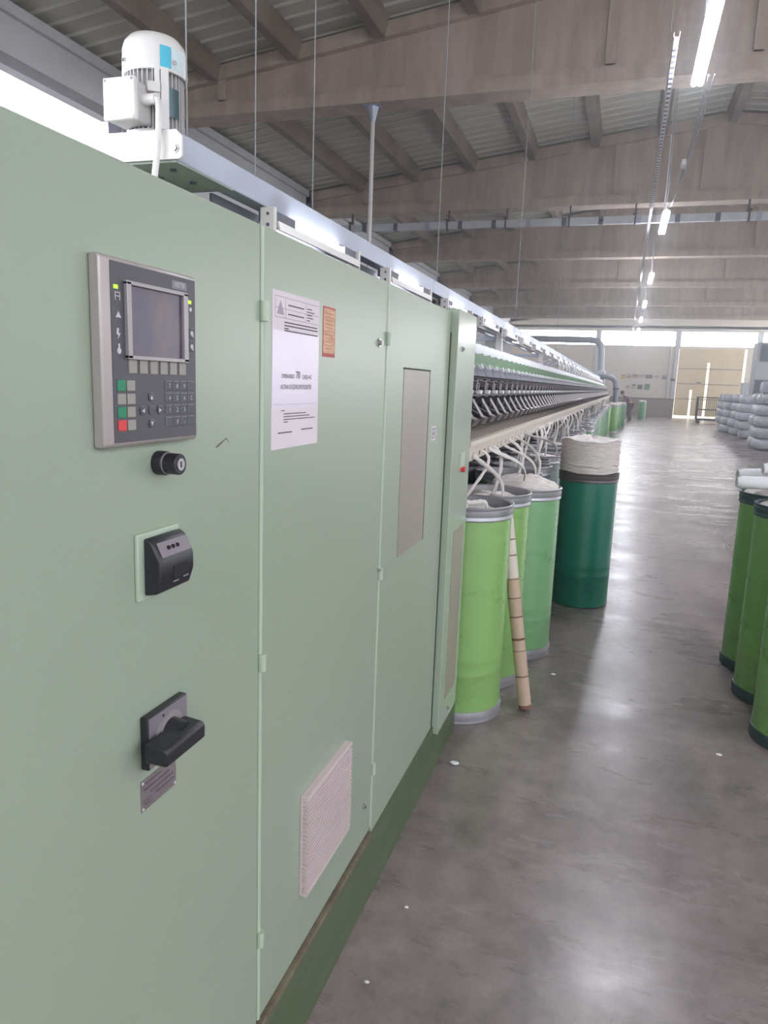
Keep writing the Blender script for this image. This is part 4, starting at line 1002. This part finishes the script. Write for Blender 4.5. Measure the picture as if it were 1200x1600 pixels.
# worker bending over the cans
def skin_body(name, pts, edges, rad, m, parent=None, org=(0, 0, 0), smooth=True):
    base = Vector(org); me = bpy.data.meshes.new(name)
    me.from_pydata([tuple(Vector(p_)-base) if not parent else tuple(Vector(p_)-wloc(parent)) for p_ in pts], edges, [])
    o = bpy.data.objects.new(name, me); COL.objects.link(o)
    if parent: o.parent = parent
    else: o.location = base
    sk = o.modifiers.new('skin', 'SKIN'); lay = me.skin_vertices[0] if me.skin_vertices else None
    if lay is None: me.attributes; 
    for i, v in enumerate(me.skin_vertices[0].data): v.radius = (rad[i], rad[i]); v.use_root = (i == 0)
    ss = o.modifiers.new('sub', 'SUBSURF'); ss.levels = 1; ss.render_levels = 2
    me.materials.append(M[m]); sk.use_smooth_shade = True
    return o
px_, py_ = .34, 40.0
J = [(px_, py_, .92), (px_-.08, py_-.02, 1.12), (px_-.24, py_-.05, 1.30), (px_-.33, py_-.07, 1.38), (px_-.40, py_-.08, 1.43), (px_-.47, py_-.09, 1.50),
     (px_-.22, py_-.22, 1.30), (px_-.28, py_-.30, 1.05), (px_-.50, py_-.30, 1.02), (px_-.57, py_-.30, 1.03),
     (px_-.24, py_+.14, 1.30), (px_-.30, py_+.20, 1.05), (px_-.52, py_+.16, 1.03), (px_-.59, py_+.15, 1.04),
     (px_+.02, py_-.10, .86), (px_-.03, py_-.11, .48), (px_+.04, py_-.11, .08), (px_-.10, py_-.12, .04),
     (px_+.04, py_+.10, .86), (px_+.02, py_+.11, .48), (px_+.10, py_+.11, .08), (px_-.04, py_+.12, .04)]
Ed = [(0,1),(1,2),(2,3),(3,4),(4,5),(2,6),(6,7),(7,8),(8,9),(2,10),(10,11),(11,12),(12,13),(0,14),(14,15),(15,16),(16,17),(0,18),(18,19),(19,20),(20,21)]
Rd = [.14,.13,.15,.055,.085,.07,.06,.045,.035,.03,.06,.045,.035,.03,.09,.06,.045,.035,.09,.06,.045,.035]
def skin2(name, idx, grow, m, parent=None, **k):
    mp = {v: i for i, v in enumerate(idx)}
    return skin_body(name, [J[i] for i in idx], [(mp[a], mp[b]) for a, b in Ed if a in mp and b in mp], [Rd[i]+grow for i in idx], m, parent, **k)



def skin_body(name, pts, edges, rad, m, parent=None, org=(0, 0, 0)):
    base = wloc(parent) if parent else Vector(org)
    bm = __import__('bmesh').new(); L_ = bm.verts.layers.skin.verify()
    vs = []
    for i, p_ in enumerate(pts):
        v = bm.verts.new(Vector(p_)-base); v[L_].radius = (rad[i], rad[i]); v[L_].use_root = (i == 0); vs.append(v)
    for a, b in edges: bm.edges.new((vs[a], vs[b]))
    me = bpy.data.meshes.new(name); bm.to_mesh(me); bm.free()
    o = bpy.data.objects.new(name, me); COL.objects.link(o)
    if parent: o.parent = parent
    else: o.location = base
    sk = o.modifiers.new('skin', 'SKIN'); sk.use_smooth_shade = True
    ss = o.modifiers.new('sub', 'SUBSURF'); ss.levels = 1; ss.render_levels = 1
    me.materials.append(M[m])
    return o
person = skin2('person', list(range(22)), 0, 'skin', org=(px_, py_, 0))
tag(person, 'person in a plum shirt bending over the cans at the far machine end', 'person')
skin2('shirt', [0,1,2,6,7,8,10,11,12], .022, 'shirt', person)
skin2('trousers', [0,14,15,16,18,19,20], .022, 'trousers', person)
MB().ball((px_-.425, py_-.08, 1.51), .105, 14, 10, (1, .9, 1)).build('hair', 'hair', person, smooth=80)

# lint scraps on the floor
for i, (x, y, s_, lab) in enumerate([(-.55, 2.83, .016, 'pale scrap of fluff on the floor beside the plinth near the cabinet end'), (-.50, 1.93, .006, 'tiny lint speck on the floor near the plinth middle'),
                                     (-.52, 1.62, .006, 'tiny lint speck close to the plinth, nearer the viewer'), (.55, 3.35, .011, 'curled white thread on the floor left of the grass green cans'), (-.24, 4.0, .012, 'white lint wisp on the floor right of the mint green can')]):
    tag(MB().ball((x, y, s_*.35), s_, 9, 6, (1.3, .9, .35)).build('lint_scrap', 'roll', smooth=80, org=(x, y, 0)), lab, 'lint')
